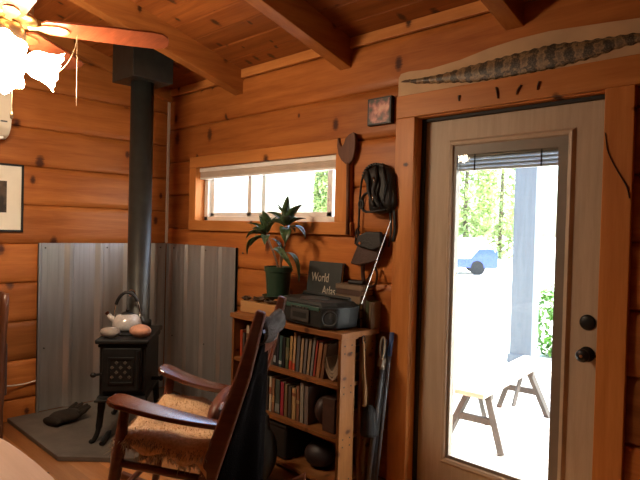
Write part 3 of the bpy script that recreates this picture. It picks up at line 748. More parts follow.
row1 = [  # x, w, h, colour, label, lean, band
 (1.392, .026, .165, (.45, .06, .02), 'bright orange red book at the left end of the upper shelf', 0, None),
 (1.419, .020, .150, (.10, .07, .06), 'dull brown book beside the orange red one, upper shelf', 0, None),
 (1.455, .030, .205, cream, 'tall cream book left of the rocking chair post, upper shelf', 0, (.6, .75, brn)),
 (1.591, .022, .13, (.55, .40, .36), 'short pale book with red foot just right of the coat collar', 0, (.0, .35, (.4, .04, .04))),
 (1.615, .024, .145, blk, 'short black book with a white dot, right of the pale red-footed one', 0, (.2, .3, (.6, .6, .6))),
 (1.646, .032, .215, (.16, .15, .12), 'tall grey olive book on the upper shelf, first of the tall run', .03, None),
 (1.682, .024, .20, blk, 'tall black book between the grey olive and the navy black ones', .03, (.1, .3, (.3, .32, .34))),
 (1.708, .022, .19, (.02, .022, .035), 'navy black book just left of the teal one', .03, None),
 (1.733, .026, .185, (.04, .10, .095), 'teal green book on the upper shelf', .04, (.1, .2, (.5, .5, .5))),
 (1.762, .026, .18, blk, 'black book just right of the teal green one', .03, None),
 (1.792, .030, .18, (.06, .085, .04), 'mottled dark green book between two black spines and the ochre one', .04, (.3, .7, (.15, .14, .08))),
 (1.826, .026, .195, (.42, .27, .10), 'ochre book with a red foot, upper shelf', .05, (.02, .28, (.5, .05, .02))),
 (1.856, .024, .22, (.50, .30, .15), 'tall tan book with a red foot right of the ochre one', .05, (.02, .2, (.5, .06, .02))),
 (1.886, .030, .21, (.12, .11, .11), 'dark grey book right of the tall tan one', .06, None),
 (1.920, .026, .20, (.36, .24, .14), 'pale brown book between two grey ones, upper shelf', .07, None),
 (1.950, .024, .20, (.17, .14, .13), 'grey brown book leaning right on the upper shelf', .08, None),
 (1.980, .026, .205, (.28, .20, .13), 'dull tan book leaning beside the grey brown one', .09, None),
 (2.010, .022, .215, gry, 'slim grey book leaning just left of the slim red one', .11, None),
 (2.036, .016, .205, (.40, .05, .03), 'slim red book near the right end of the upper shelf', .12, None),
 (2.057, .032, .195, (.38, .15, .06), 'rust brown book near the right end of the upper shelf', .13, None),
 (2.095, .028, .195, brn, 'dark brown book leaning at the right end of the upper row', .14, None),
]
for x, w, h, c, lb, ln, bd in row1: book(x if x < 1.5 else 1.63+(x-1.591)*.94, w*(1 if x < 1.5 else .94), h, Z1, c, lb, ln, GU, band=bd)
row2 = [
 (1.622, .020, .215, (.50, .46, .40), 'tall off-white book near the coat on the middle shelf', -.02, None),
 (1.652, .026, .20, (.05, .04, .035), 'black brown book between the off-white and the cream spine', 0, None),
 (1.684, .024, .205, (.62, .50, .36), 'cream spined book on the middle shelf', 0, (.5, .7, (.3, .1, .05))),
 (1.710, .024, .20, (.30, .13, .06), 'orange brown book right of the cream spined one', 0, (.3, .5, (.5, .28, .12))),
 (1.740, .040, .20, (.06, .075, .06), 'wide dark green book left of the crimson one', 0, (.05, .3, (.25, .25, .22))),
 (1.786, .030, .195, (.36, .03, .05), 'crimson book on the middle shelf', 0, None),
 (1.820, .028, .19, (.20, .12, .06), 'olive brown book right of the crimson one', 0, None),
 (1.852, .028, .185, (.08, .06, .05), 'dark brown book right of the olive brown one', 0, None),
 (1.884, .034, .18, (.46, .28, .12), 'gold tan book on the middle shelf', 0, (.75, .85, (.2, .05, .02))),
 (1.922, .026, .20, (.25, .10, .05), 'red brown book with bands, right of the gold tan one', 0, (.5, .6, (.45, .3, .15))),
 (1.952, .030, .225, (.33, .28, .22), 'tall grey tan book near the right of the middle shelf', 0, None),
 (1.986, .034, .215, (.19, .14, .12), 'tall grey brown book last in the middle row', 0, None),
]
for x, w, h, c, lb, ln, bd in row2: book(x, w, h, Z2, c, lb, ln, GL_, band=bd)
# sagging magazines at the right end of the upper shelf
for i in range(3):
    lb = ['lowest sagging magazine at the right end of the upper shelf', 'middle sagging magazine of the curved pile on the upper shelf', 'topmost curved magazine at the right end of the upper shelf'][i]
    o = thing('magazine', lb, 'magazine', (2.19, -.20, Z1), 0, 'curved magazines on the upper shelf')
    def magf(u, v, i=i):
        x = -.055+.125*u; t = (u-.45)*2
        z = .006+i*.018+max(0, t)**2*.085*(1+.2*i)+max(0, -t)**2*.10
        return (x, -.085+.20*v, z)
    MB().sheet(magf, 14, 2, -.012).build('pages', bookmat((.34, .25, .17)), o); 
    MB().sheet(lambda u, v: tuple(Vector(magf(u, v))+Vector((0, 0, -.0012))), 14, 2, .0012).build('cover', bookmat([(.24, .10, .05), (.12, .08, .05), (.05, .04, .04)][i]), o)
# dark objects at the right of the middle shelf
o = MB().ell((2.075, -.20, Z2+.082), (.05, .08, .08), lump=.03).build('leather_pouch', bookmat((.05, .022, .015)), smooth=True); tag(o, 'rounded brown pouch on the middle shelf right of the books', 'pouch')
bx = thing('storage_box', 'dark brown box on the middle shelf near the right side', 'box', (2.175, -.20, Z2))
B((-.045, -.085, 0), (.045, .085, .17)).build('body', bookmat((.075, .032, .02)), bx, bevel=.004); B((-.047, -.087, .145), (.047, .087, .185)).build('lid', bookmat((.06, .026, .017)), bx, bevel=.004)
book(2.235, .030, .115, Z2, (.24, .10, .05), 'short red brown book at the right end of the middle shelf', 0, GL_)
# bottom shelf
o = MB().ell((2.04, -.20, .107+.072), (.095, .085, .075), lump=.02, seed=9).build('yarn_bundle', bookmat((.028, .012, .011)), smooth=True); tag(o, 'dark reddish rounded bundle on the bottom shelf', 'bundle')
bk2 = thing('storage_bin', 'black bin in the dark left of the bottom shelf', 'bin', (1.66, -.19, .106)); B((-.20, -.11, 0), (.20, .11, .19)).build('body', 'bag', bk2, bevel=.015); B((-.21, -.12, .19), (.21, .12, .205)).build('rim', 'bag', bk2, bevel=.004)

# ------------------------------------------------------------------ on top of the bookshelf
T = .909
o = B((1.355, -.26, T), (1.735, -.06, T+.072)).build('wood_plank', 'block', bevel=.003); tag(o, 'short light pine plank under the plant pot', 'plank')
TP = T+.073
q = random.Random(4)
for i in range(9):
    x, y = 1.38+.035*i+q.uniform(-.01, .01), -.225+q.uniform(-.02, .05)
    if i > 5: x, y = 1.60+.03*(i-5), -.235+q.uniform(-.01, .01)
    a = q.uniform(0, 6)
    def drf(u, v, x=x, y=y, a=a, i=i):
        L = (u-.5)*.085; W = (v-.5)*.05*math.sin(PI*min(.98, max(.06, u)))
        return (x+L*math.cos(a)-W*math.sin(a), y+L*math.sin(a)+W*math.cos(a), TP+.003+.012*(v-.5)**2*4+.010*(u-.5)**2*4+(i % 3)*.003)
    o = MB().sheet(drf, 8, 4, .0012).build('dried_leaf', 'dry'); tag(o, 'dried brown leaf scattered around the plant pot', 'leaf', 'dried leaves on the pine plank')
pt = thing('potted_plant', 'leafy houseplant in a dark green pot on the pine plank', 'potted plant', (1.606, -.165, TP+.045))
MB().lathe([(.001, 0), (.068, 0), (.080, .150), (.087, .152), (.089, .182), (.081, .182), (.078, .160), (.001, .160)], n=36, caps=False).build('pot', 'green', pt, smooth=False)
MB().lathe([(.001, .162), (.078, .162), (.04, .168), (.001, .166)], n=20, caps=False).build('soil', 'soil', pt)
MB().lathe([(.001, -.012), (.08, -.012), (.10, .004), (.095, .006), (.075, -.002), (.001, -.002)], n=30, caps=False).build('saucer', 'green', pt)
def leaf(base, tip, w, sag, name='leaf', roll=0.):
    b, t = Vector(base), Vector(tip); d = t-b; L = d.length
    side = d.cross(Vector((0, 0, 1)))
    side = side.normalized() if side.length > 1e-4 else Vector((1, 0, 0))
    up = side.cross(d).normalized()
    if roll: side = (Quaternion(d, roll) @ side); up = Quaternion(d, roll) @ up
    def fn(u, v):
        ww = w*(math.sin(PI*u**.75)**.8*.95+.05)
        return b+d*u+up*(sag*4*u*(1-u)*L)+side*((v-.5)*2*ww)+up*(abs(v-.5)*2*ww*.45)
    return MB().sheet(fn, 10, 4, .0015).build(name, 'leaf', pt, True, smooth=True)
ps = Vector((1.606, -.165, TP+.21))
stems = [[(0, 0, 0), (-.02, -.01, .07), (-.06, -.02, .15), (-.10, -.02, .21)], [(.01, 0, 0), (.03, .01, .10), (.06, .0, .20), (.075, -.01, .265)], [(.03, 0, 0), (.04, -.02, .06), (.06, -.03, .12)]]
for s_ in stems: MB().tube(spline([ps+Vector(p) for p in s_], 5), .007, 8).build('stem', 'stem', pt, True)
c1, c2, c3 = ps+Vector((-.10, -.02, .21)), ps+Vector((.075, -.01, .265)), ps+Vector((.06, -.03, .10))
for c_, lst in ((c1, [(-.17, -.02, .07), (-.10, .02, .13), (.02, -.05, .15), (.09, .03, .10), (-.14, -.05, -.03), (-.11, -.06, -.13), (.07, -.07, -.06), (-.05, -.09, .02), (.04, .06, .12), (-.15, .04, -.0)]),
                (c2, [(.02, -.01, .19), (-.16, -.04, .09), (.16, -.02, .13), (.15, .02, -.07), (-.11, -.05, .02), (.08, -.08, .06), (-.06, .06, .14), (.11, .06, .05), (.06, -.06, -.10), (-.04, -.06, .14)])):
    for i, t in enumerate(lst):
        leaf(c_+Vector(t)*.12, c_+Vector(t)*1.0, .027+.004*(i % 3), .10 if t[2] > -.02 else .22)
        leaf(c_+Vector((t[1], t[0]*.5, t[2]))*.10, c_+Vector((t[1]*.9-.03, t[0]*.55, t[2]*.75+.02)), .023+.004*(i % 3), .12, roll=.3)
leaf(c3-Vector((.09, 0, -.02)), c3+Vector((.13, -.02, -.10)), .022, .25, roll=.5); leaf(c3, c3+Vector((.19, -.03, -.16)), .018, .3); leaf(c3, c3+Vector((-.08, -.02, .09)), .018, .15)

# boombox
rb = math.radians(-14)
bb_ = thing('boombox', 'black portable radio on the right of the bookshelf top', 'boombox', (2.005, -.215, T), math.radians(-6))
poly = [(-.25, .02), (-.245, -.06), (-.16, -.125), (.18, -.125), (.245, -.06), (.25, .02), (.24, .10), (-.24, .10)]
def loft(h0, h1, s0, s1):
    m = MB(); n = len(poly)
    return m.add([(x*s0, y*s0, h0) for x, y in poly]+[(x*s1, y*s1, h1) for x, y in poly], [tuple(range(n-1, -1, -1)), tuple(range(n, 2*n))]+[(i, (i+1) % n, n+(i+1) % n, n+i) for i in range(n)])
m = loft(.008, .125, .95, 1.0); m.build('body', 'radio', bb_, bevel=.010, seg=3)
loft(.126, .148, .98, .86).build('top_cover', 'radio', bb_, bevel=.006)
MB().lathe([(.085, .147), (.085, .152), (.07, .154)], (0, -.02, 0), 28).build('disc_lid', 'radiosil', bb_)
B((-.205, -.131, .10), (.17, -.12, .122)).build('control_strip', 'radiog', bb_, bevel=.003)
m = B((-.075, -.134, .030), (.085, -.122, .098)).build('cassette_door', 'radiosil', bb_, bevel=.004)
B((-.055, -.1355, .05), (.065, -.133, .08)).build('cassette_window', 'radio', m)
for i in range(6): B((-.075+i*.027, -.138, .100), (-.054+i*.027, -.130, .112)).build('button', 'radiosil', bb_, bevel=.002)
for sx in (-1, 1):
    a = math.atan2(.065, .085 if sx < 0 else .065)
    nrm = Vector((-.065*sx*-1, -.085, 0)).normalized()
    mid = Vector((-.2025, -.0925, .065)) if sx < 0 else Vector((.2125, -.0925, .065))
    nv = Vector((-.065, -.085, 0)).normalized() if sx < 0 else Vector((.065, -.065, 0)).normalized()
    R = Matrix((Vector((-nv.y, nv.x, 0)), Vector((0, 0, 1)), nv)).transposed()
    MB().lathe([(.044, 0), (.044, .004), (.038, .005), (.034, -.0), (.0, .003)], mid+nv*-.001, 28, R).build('speaker', 'mesh', bb_)
MB().tube([(-.21, .05, .12), (-.20, .06, .16), (.20, .06, .16), (.21, .05, .12)], .010, 8).build('carry_handle', 'radio', bb_)
MB().box((-.235, -.05, .12), (.03, .03, .04)).build('corner_cap', 'radiog', bb_, bevel=.006)
an = chain_matrix(bb_).inverted()
p0 = Vector((2.255, -.13, T+.135)); p1 = Vector((2.43, -.12, 1.50))
MB().tube([an @ p0, an @ p0.lerp(p1, .5), an @ p1], [.0034, .0026, .002], 8).build('antenna', 'chrome', bb_)
# world atlas leaning at the wall
at = thing('atlas_book', 'charcoal World Atlas standing behind the radio', 'book', (1.90, -.085, T))
at.matrix_basis = Matrix.Translation((1.895, -.085, T)) @ Matrix.Rotation(-.12, 4, 'X'); at.rotation_euler = (-.12, 0, 0); at.location = (1.895, -.085, T)
m = MB().bb((-.138, 0, 0), (.138, .004, .345)); m.bb((-.138, .024, 0), (.138, .028, .345)); m.bb((-.138, 0, 0), (-.134, .028, .345)); m.build('cover', 'atlas', at, bevel=.001)
B((-.133, .004, .005), (.132, .024, .340)).build('pages', 'paper', at)
def text(body, size, x, z, parent):
    cu = bpy.data.curves.new('title_lettering', 'FONT'); cu.body = body; cu.size = size; cu.extrude = .0006; cu.shear = 0
    o = bpy.data.objects.new('title_lettering', cu); COL.objects.link(o); cu.materials.append(M['letter']); o.parent = parent
    o.matrix_basis = Matrix.Translation((x, -.0008, z)) @ Matrix.Rotation(PI/2, 4, 'X') @ Matrix.Diagonal((.82, 1.15, 1, 1))
    bpy.context.view_layer.update()
    me = bpy.data.meshes.new_from_object(o.evaluated_get(bpy.context.evaluated_depsgraph_get())); mb_ = o.matrix_basis.copy(); bpy.data.objects.remove(o)
    o = bpy.data.objects.new('title_lettering', me); COL.objects.link(o); o.parent = parent; o.matrix_basis = mb_
    if not me.materials: me.materials.append(M['letter'])
    o['label'] = 'pale title lettering'
    return o
text('World', .066, -.105, .225, at); text('Atlas', .066, -.005, .150, at)
# small book and stacks right of the atlas
def flat_book(x, y, z, w, d, h, c, lb, rz=0., grp='books lying right of the atlas'):
    o = thing('book', lb, 'book', (x, y, z), rz, grp)
    m = MB().bb((-w/2, -d/2, 0), (w/2, d/2, .003)); m.bb((-w/2, -d/2, h-.003), (w/2, d/2, h)); m.bb((-w/2, -d/2, 0), (w/2, -d/2+.003, h)); m.build('cover', bookmat(c), o)
    B((-w/2+.004, -d/2+.0032, .0032), (w/2-.004, d/2-.003, h-.0032)).build('pages', 'paper', o)
hts = [(.05, (.07, .05, .035)), (.045, (.16, .09, .05)), (.035, (.05, .06, .04)), (.04, (.22, .15, .09)), (.03, (.09, .045, .03)), (.028, (.24, .16, .10))]
lbs = ['lowest dark brown book of the pile right of the atlas', 'brown book second from the bottom of the pile by the atlas', 'thin olive book in the middle of the pile by the atlas',
       'tan book fourth up the pile right of the atlas', 'dark maroon book second from the top of the pile by the atlas', 'pale brown book topmost of the pile right of the atlas']
z = T
for (h, c), lb in zip(hts, lbs): flat_book(2.145+rnd.uniform(-.006, .006), -.062+rnd.uniform(-.004, .004), z, .19, .105, h, c, lb, rnd.uniform(-.03, .03)); z += h+.0005
for x, w, h, c, lb in ((2.262, .020, .15, (.10, .12, .05), 'olive green upright book behind the radio antenna'), (2.240, .020, .17, (.10, .05, .03), 'brown upright book just left of the olive one behind the radio'), (2.284, .016, .145, (.28, .18, .10), 'tan upright book at the right edge of the bookshelf top')):
    book(x, w, h, T, c, lb, 0, 'upright books behind the radio', y0=-.10, dep=.085)
# gadget on top of the pile
o = MB().box((2.16, -.055, z+.012), (.10, .06, .022), .2).build('eyeglass_case', 'leather', bevel=.008); tag(o, 'small black case on top of the pile of books', 'case')

# ------------------------------------------------------------------ wall hangings on the right wall
fk = thing('wooden_fork', 'brown two-pronged wooden fork hanging beside the window', 'wooden fork', (2.04, -.03, 1.40))
pf = [(-.080, .585), (-.082, .54), (-.07, .49), (-.045, .455), (-.012, .43), (.020, .43), (.044, .455), (.058, .50), (.062, .56), (.056, .600), (.040, .610), (.010, .600), (-.018, .578), (-.028, .55), (-.044, .535), (-.058, .545), (-.066, .565), (-.070, .588)]
MB().prism(pf, .022, (0, -.011, 0), (1, 0, 0), (0, 0, 1), (0, 1, 0)).build('head', 'fork', fk, bevel=.004)
MB().tube([(.004, 0, .44), (.008, 0, .20), (.012, 0, .02)], [.013, .011, .012], 8).build('handle', 'fork', fk, smooth=True)
hn = thing('leather_harness', 'black leather harness bundle with loops hanging on the wall', 'harness', (2.315, -.04, 1.82))
sil = [(2.177, 1.743), (2.188, 1.773), (2.213, 1.794), (2.255, 1.809), (2.31, 1.81), (2.36, 1.79), (2.388, 1.754), (2.396, 1.669), (2.404, 1.584), (2.374, 1.546), (2.292, 1.537), (2.23, 1.548), (2.222, 1.60), (2.224, 1.641), (2.238, 1.674), (2.226, 1.708), (2.205, 1.700)]
cx_, cz_ = 2.31, 1.675
m = MB(); n = len(sil); L_ = []
for dep, k_ in ((-.004, .92), (-.035, 1.), (-.065, .90), (-.082, .62)): L_.append([(cx_+(x-cx_)*k_, dep, cz_+(z-cz_)*k_) for x, z in sil])
m.add([p for l in L_ for p in l], [tuple(range(n)), tuple(range(3*n, 4*n))]+[(i*n+j, i*n+(j+1) % n, (i+1)*n+(j+1) % n, (i+1)*n+j) for i in range(3) for j in range(n)])
m.build('pouch', 'leather', hn, True, smooth=True)
for i in range(11):
    a_ = PI*(.30+.62*i/10); MB().box((2.268+.088*math.cos(a_), -.05, 1.735+.078*math.sin(a_)), (.012, .03, .014), m=Matrix.Rotation(-a_+PI/2, 3, 'Y')).build('ridge_tooth', 'leather', hn, True, bevel=.002)
for pts, r_ in (([(2.19, -.045, 1.775), (2.160, -.040, 1.735), (2.140, -.032, 1.62), (2.132, -.026, 1.50), (2.126, -.025, 1.37)], .0075),
                ([(2.222, -.070, 1.775), (2.250, -.095, 1.735), (2.262, -.10, 1.66), (2.300, -.095, 1.575)], .012),
                ([(2.285, -.075, 1.795), (2.312, -.10, 1.72), (2.300, -.105, 1.65), (2.340, -.095, 1.57)], .013),
                ([(2.335, -.075, 1.79), (2.362, -.085, 1.70), (2.350, -.085, 1.60)], .011),
                ([(2.255, -.085, 1.655), (2.215, -.080, 1.645), (2.188, -.07, 1.605), (2.200, -.07, 1.560), (2.26, -.085, 1.548), (2.36, -.075, 1.560)], .011),
                ([(2.365, -.04, 1.55), (2.370, -.035, 1.45), (2.352, -.03, 1.36)], .008), ([(2.390, -.04, 1.56), (2.396, -.035, 1.46), (2.380, -.03, 1.39)], .009)):
    MB().tube(spline(pts, 5), r_, 8, flat=.6).build('strap', 'leather', hn, True, smooth=True)
MB().tube([(2.190+.017*math.cos(t), -.078, 1.592+.022*math.sin(t)) for t in [2*PI*i/14 for i in range(15)]], .006, 6).build('buckle', 'black', hn, True)
for x, z_ in ((2.298, 1.735), (2.292, 1.640)): MB().tube([(x, -.112, z_), (x+.012, -.116, z_-.018), (x+.005, -.113, z_-.034)], .004, 8).build('metal_keeper', 'chrome', hn, True, smooth=True)
MB().tube([(2.31, .0, 1.80), (2.31, -.05, 1.812)], .006, 8).build('peg', 'black', hn, True)
hx = thing('leather_sheath', 'dark brown leather sheath with pointed flap below the harness', 'sheath', (2.24, -.045, 1.34))
pts = [(-.135, -.085), (-.075, -.095), (.06, -.06), (.085, .0), (.10, .085), (.05, .10), (-.03, .095), (-.075, .06), (-.085, .02)]
MB().prism(pts, .035, (0, -.02, 0), (1, 0, 0), (0, 0, 1), (0, 1, 0)).build('flap', 'brownleather', hx, bevel=.008)
pts = [(-.08, .02), (-.06, .075), (.0, .10), (.10, .10), (.11, .02), (.05, -.005)]
MB().prism(pts, .03, (0, -.048, 0), (1, 0, 0), (0, 0, 1), (0, 1, 0)).build('pocket', 'leather', hx, bevel=.010, seg=3)
MB().lathe([(.010, 0), (.008, .006)], (-.035, -.050, .035), 12, RX90).build('snap', 'chrome', hx)
MB().tube(spline([(-.05, .0, -.07), (-.06, .01, -.14), (-.045, .01, -.22), (-.05, .01, -.28)], 4), .012, 8, flat=.5).build('thong', 'brownleather', hx)
MB().tube(spline([(.03, .0, -.09), (.0, 0, -.15), (-.02, .0, -.17), (-.01, .0, -.21), (.04, 0, -.19), (.05, 0, -.13), (.03, 0, -.09)], 4), .010, 8, flat=.5).build('loop', 'brownleather', hx)
MB().tube([(-.10, .02, .10), (-.108, -.01, .03), (-.10, -.01, .11), (-.10, .02, .13)], .005, 6).build('hook', 'black', hx)
# little flower picture
pc_ = thing('small_picture', 'small square flower picture in a black frame near the door', 'picture', (2.262, -.002, 2.11))
B((-.083, -.030, -.075), (.083, .0, .075)).build('frame', 'black', pc_, bevel=.002)
m_f, nt, out = new_mat('blurred pink flowers')
tc = N(nt, 'ShaderNodeTexCoord'); vo = N(nt, 'ShaderNodeTexNoise', i_Scale=24., i_Detail=2.); nt.links.new(tc.outputs['Object'], vo.inputs['Vector'])
gd = N(nt, 'ShaderNodeVectorMath', operation='LENGTH'); nt.links.new(tc.outputs['Object'], gd.inputs[0])
c = ramp(nt, math_node(nt, 'SUBTRACT', vo.outputs['Fac'], math_node(nt, 'MULTIPLY_ADD', gd.outputs['Value'], 3.5, -.17)), [(.30, (.05, .045, .03)), (.42, (.28, .10, .08)), (.55, (.55, .24, .18)), (.72, (.62, .40, .26))])
b_ = N(nt, 'ShaderNodeBsdfPrincipled', i_Roughness=.35); nt.links.new(c, b_.inputs['Base Color']); nt.links.new(b_.outputs[0], out.inputs[0])
B((-.072, -.0315, -.066), (.072, -.0295, .066)).build('picture', m_f, pc_)
# snake skin mounted on a pale leather sheet above the door
SKP = [(2.44, 2.248, .006), (2.50, 2.238, .014), (2.642, 2.228, .023), (2.84, 2.222, .043), (3.028, 2.225, .051), (3.204, 2.230, .054), (3.36, 2.229, .040), (3.506, 2.238, .024), (3.60, 2.236, .018), (3.80, 2.236, .012)]
def skp(u):
    x = 2.44+u*1.36
    for (xa, ca_, wa), (xb, cb, wb) in zip(SKP, SKP[1:]):
        if x <= xb+1e-6:
            t = (x-xa)/(xb-xa); t = t*t*(3-2*t)*.5+t*.5; return x, ca_+(cb-ca_)*t, wa+(wb-wa)*t
    return x, SKP[-1][1], SKP[-1][2]
sk = thing('snake_skin', 'patterned snake skin with pointed tail mounted above the door', 'snake skin', (2.44, -.03, 2.247))
top = [(2.376, 2.20), (2.376, 2.275), (2.392, 2.296), (2.44, 2.300), (2.574, 2.290), (2.749, 2.303), (2.909, 2.330), (3.05, 2.343), (3.196, 2.346), (3.444, 2.327), (3.555, 2.317), (3.85, 2.31)]
MB().prism([(x, z) for x, z in top]+[(3.85, 2.174), (2.376, 2.174)], .006, (0, -.012, 0), (1, 0, 0), (0, 0, 1), (0, 1, 0)).build('backing_sheet', 'hide_card', sk, True, bevel=.001)
m_s, nt, out = new_mat('blotched snake scales'); M['scales'] = m_s
tc = N(nt, 'ShaderNodeTexCoord'); mp = N(nt, 'ShaderNodeMapping'); nt.links.new(tc.outputs['Object'], mp.inputs[0])
sx_ = N(nt, 'ShaderNodeSeparateXYZ'); nt.links.new(tc.outputs['Object'], sx_.inputs[0])
vz = math_node(nt, 'SUBTRACT', sx_.outputs[2], -.018)
saddle = math_node(nt, 'MULTIPLY', math_node(nt, 'COSINE', math_node(nt, 'MULTIPLY', sx_.outputs[0], 78.)), math_node(nt, 'ABSOLUTE', math_node(nt, 'COSINE', math_node(nt, 'MULTIPLY', vz, 55.))))
nz = N(nt, 'ShaderNodeTexNoise', i_Scale=55., i_Detail=3.); nt.links.new(tc.outputs['Object'], nz.inputs['Vector'])
vo = N(nt, 'ShaderNodeTexVoronoi', i_Scale=150.); nt.links.new(tc.outputs['Object'], vo.inputs['Vector'])
val = math_node(nt, 'ADD', math_node(nt, 'MULTIPLY', saddle, .38), nz.outputs['Fac'])
c = ramp(nt, val, [(.32, (.030, .017, .008)), (.47, (.075, .042, .018)), (.60, (.36, .22, .10)), (.8, (.16, .10, .05))])
c = mixc(nt, .35, c, ramp(nt, vo.outputs['Distance'], [(.1, (.30, .22, .13)), (.6, (.03, .02, .012))]))
b_ = N(nt, 'ShaderNodeBsdfPrincipled', i_Roughness=.5); nt.links.new(c, b_.inputs['Base Color']); nt.links.new(b_.outputs[0], out.inputs[0])
def skinf(u, v):
    x, c_, w_ = skp(u); a = (v-.5)*2
    w_ += .003*math.sin(u*190)*min(1, u*5)
    return (x, -.0135-.010*(1-a*a), c_+a*w_)
MB().sheet(skinf, 160, 10, .002).build('skin', 'scales', sk, True, smooth=True)
MB().tube([(2.395, -.016, 2.250), (2.42, -.018, 2.250), (2.455, -.018, 2.247)], [.0015, .006, .008], 8).build('tail_tip', 'rattle', sk, True)
for i, (x, z_, h, cv) in enumerate(((2.762, 2.109, .026, .0), (2.963, 2.105, .052, -.004), (3.070, 2.103, .040, .010), (3.160, 2.108, .036, .004))):
    lb = ['smallest dark rattle on the door head casing, leftmost', 'longest dark rattle on the door head casing', 'curved dark rattle third along the door head casing', 'dark rattle at the right of the row on the door head casing'][i]
    pts = spline([(x+cv, -.030, z_+h/2), (x-cv*.5, -.032, z_), (x-cv*1.2, -.030, z_-h/2)], 8); rs = [(.0065+.0018*math.sin(j*2.6))*(1-.4*j/len(pts)) for j in range(len(pts))]
    o = MB().tube(pts, rs, 8, flat=.7).build('dried_rattle', 'rattle', smooth=True); tag(o, lb, 'rattle', 'dried rattles over the door')
tw = thing('twig', 'thin bare dark twig on the right door casing', 'twig', (3.43, -.027, 1.87))
MB().tube(spline([(3.445, -.027, 1.872), (3.452, -.028, 1.83), (3.460, -.027, 1.79), (3.485, -.028, 1.735), (3.51, -.028, 1.69), (3.535, -.028, 1.645), (3.546, -.027, 1.60)], 4), [.0018]*6+[.0024]*12+[.003]*7, 7).build('stem', 'twig', tw, True)
# tubes leaning between the bookshelf and the door
for (x0_, y0_, x1_, y1_, zt_, r_, mt, lb) in ((2.335, -.10, 2.36, -.034, .80, .016, 'greytube', 'short grey tube leaning beside the bookshelf end'),
        (2.375, -.12, 2.405, -.045, .90, .011, 'bluepole', 'blue topped pole leaning nearest the door casing'), (2.352, -.16, 2.375, -.06, .86, .014, 'greytube', 'taped grey tube leaning between the short tube and the blue pole')):
    o = thing('leaning_pole', lb, 'pole', (x0_, y0_, F), 0, 'poles leaning beside the bookshelf')
    a, b = Vector((x0_, y0_, F)), Vector((x1_, y1_, zt_))
    if mt == 'bluepole':
        MB().tube([a, a.lerp(b, .86)], r_, 10).build('shaft', 'greytube', o, True, smooth=True); MB().tube([a.lerp(b, .85), b], r_*1.12, 10).build('blue_top', 'bluepole', o, True, smooth=True)
    else:
        MB().tube([a, b], r_, 12).build('shaft', mt, o, True, smooth=True)
        if 'taped' in lb: MB().tube([a.lerp(b, .80), a.lerp(b, .88)], r_+.002, 12).build('tape', 'tape', o, True)
        else: MB().tube([b, b+(b-a).normalized()*.012], r_+.003, 12).build('end_cap', 'black', o, True)
lr = thing('loop_handle', 'pale looped strap hung on the taped pole top', 'strap', (2.375, -.09, .74))
MB().tube([Vector((.002+.016*math.cos(a), .016*math.sin(a)*.4, .08+.055*math.sin(a))) for a in [2*PI*i/20 for i in range(21)]], .005, 8).build('loop', 'tape', lr)
MB().box((.0, 0, .0), (.03, .034, .05), m=Matrix.Rotation(.2, 3, 'Y')).build('wrap', 'tape', lr, bevel=.004)
br = thing('hearth_brush', 'black bristle brush with pale wooden handle on the bookshelf end', 'brush', (2.312, -.150, .60))
MB().tube(spline([(0, -.022, .25), (0, -.012, .10), (0, .0, .0), (.0, .002, -.10)], 5), [.007]*5+[.009]*5+[.012]*5+[.013], 8).build('handle', 'handle', br, smooth=True)
MB().tube([Vector((0, -.022+.012*math.cos(a), .262+.022*math.sin(a))) for a in [2*PI*i/14 for i in range(15)]], .0025, 6).build('hanging_loop', 'leather', br)
MB().lathe([(.012, -.09), (.030, -.115), (.042, -.16), (.050, -.235), (.046, -.25), (.001, -.25)], (.028, .012, 0), 20).build('bristles', 'bristle', br)

# ------------------------------------------------------------------ left wall things
fp = thing('framed_picture', 'cream matted picture in thin black frame on left wall', 'picture', (0, -1.33, 1.375))
m = MB()
y0_, y1_, z0_, z1_ = -.47, .20, 0, .463
for lo, hi in (((.0, y0_, z0_), (.022, y1_, z0_+.013)), ((.0, y0_, z1_-.013), (.022, y1_, z1_)), ((.0, y0_, 0), (.022, y0_+.013, z1_)), ((.0, y1_-.013, 0), (.022, y1_, z1_))): m.bb(lo, hi)
m.build('frame', 'black', fp); B((.004, y0_+.01, .01), (.012, y1_-.01, z1_-.01)).build('mat', 'mat', fp)
m_p, nt, out = new_mat('dark landscape print')
tc = N(nt, 'ShaderNodeTexCoord'); nz = N(nt, 'ShaderNodeTexNoise', i_Scale=9., i_Detail=4.); nt.links.new(tc.outputs['Object'], nz.inputs['Vector'])
c = ramp(nt, nz.outputs['Fac'], [(.35, (.02, .014, .01)), (.6, (.16, .10, .06)), (.75, (.35, .25, .16))])
b_ = N(nt, 'ShaderNodeBsdfPrincipled', i_Roughness=.4); nt.links.new(c, b_.inputs['Base Color']); nt.links.new(b_.outputs[0], out.inputs[0])
B((.011, -.36, .13), (.0135, .095, .345)).build('print', m_p, fp)
ac = thing('wall_unit', 'cream wall mounted heating unit at upper left', 'wall unit', (0, -1.62, 1.99))
prof = [(.0, .02), (.06, .0), (.13, .02), (.175, .07), (.185, .14), (.18, .29), (.16, .32), (.0, .32)]
MB().prism(prof, .76, (0, -.40, 0), (1, 0, 0), (0, 0, 1), (0, 1, 0)).build('casing', 'unit', ac, bevel=.012, seg=3)
B((.06, -.36, -.006), (.15, .32, .012)).build('air_louver', 'white', ac, bevel=.004)
B((.184, .29, .10), (.187, .33, .11)).build('indicator', 'greytube', ac)
# cord along the wall
cd = MB().tube(spline([(.17, -1.42, .46), (.10, -1.33, .37), (.05, -1.24, .325), (.02, -1.12, .31), (.02, -1.03, .32)], 6), .005, 8).build('power_cord', 'cord', smooth=True); tag(cd, 'pale cord hanging low along the left wall', 'cord')
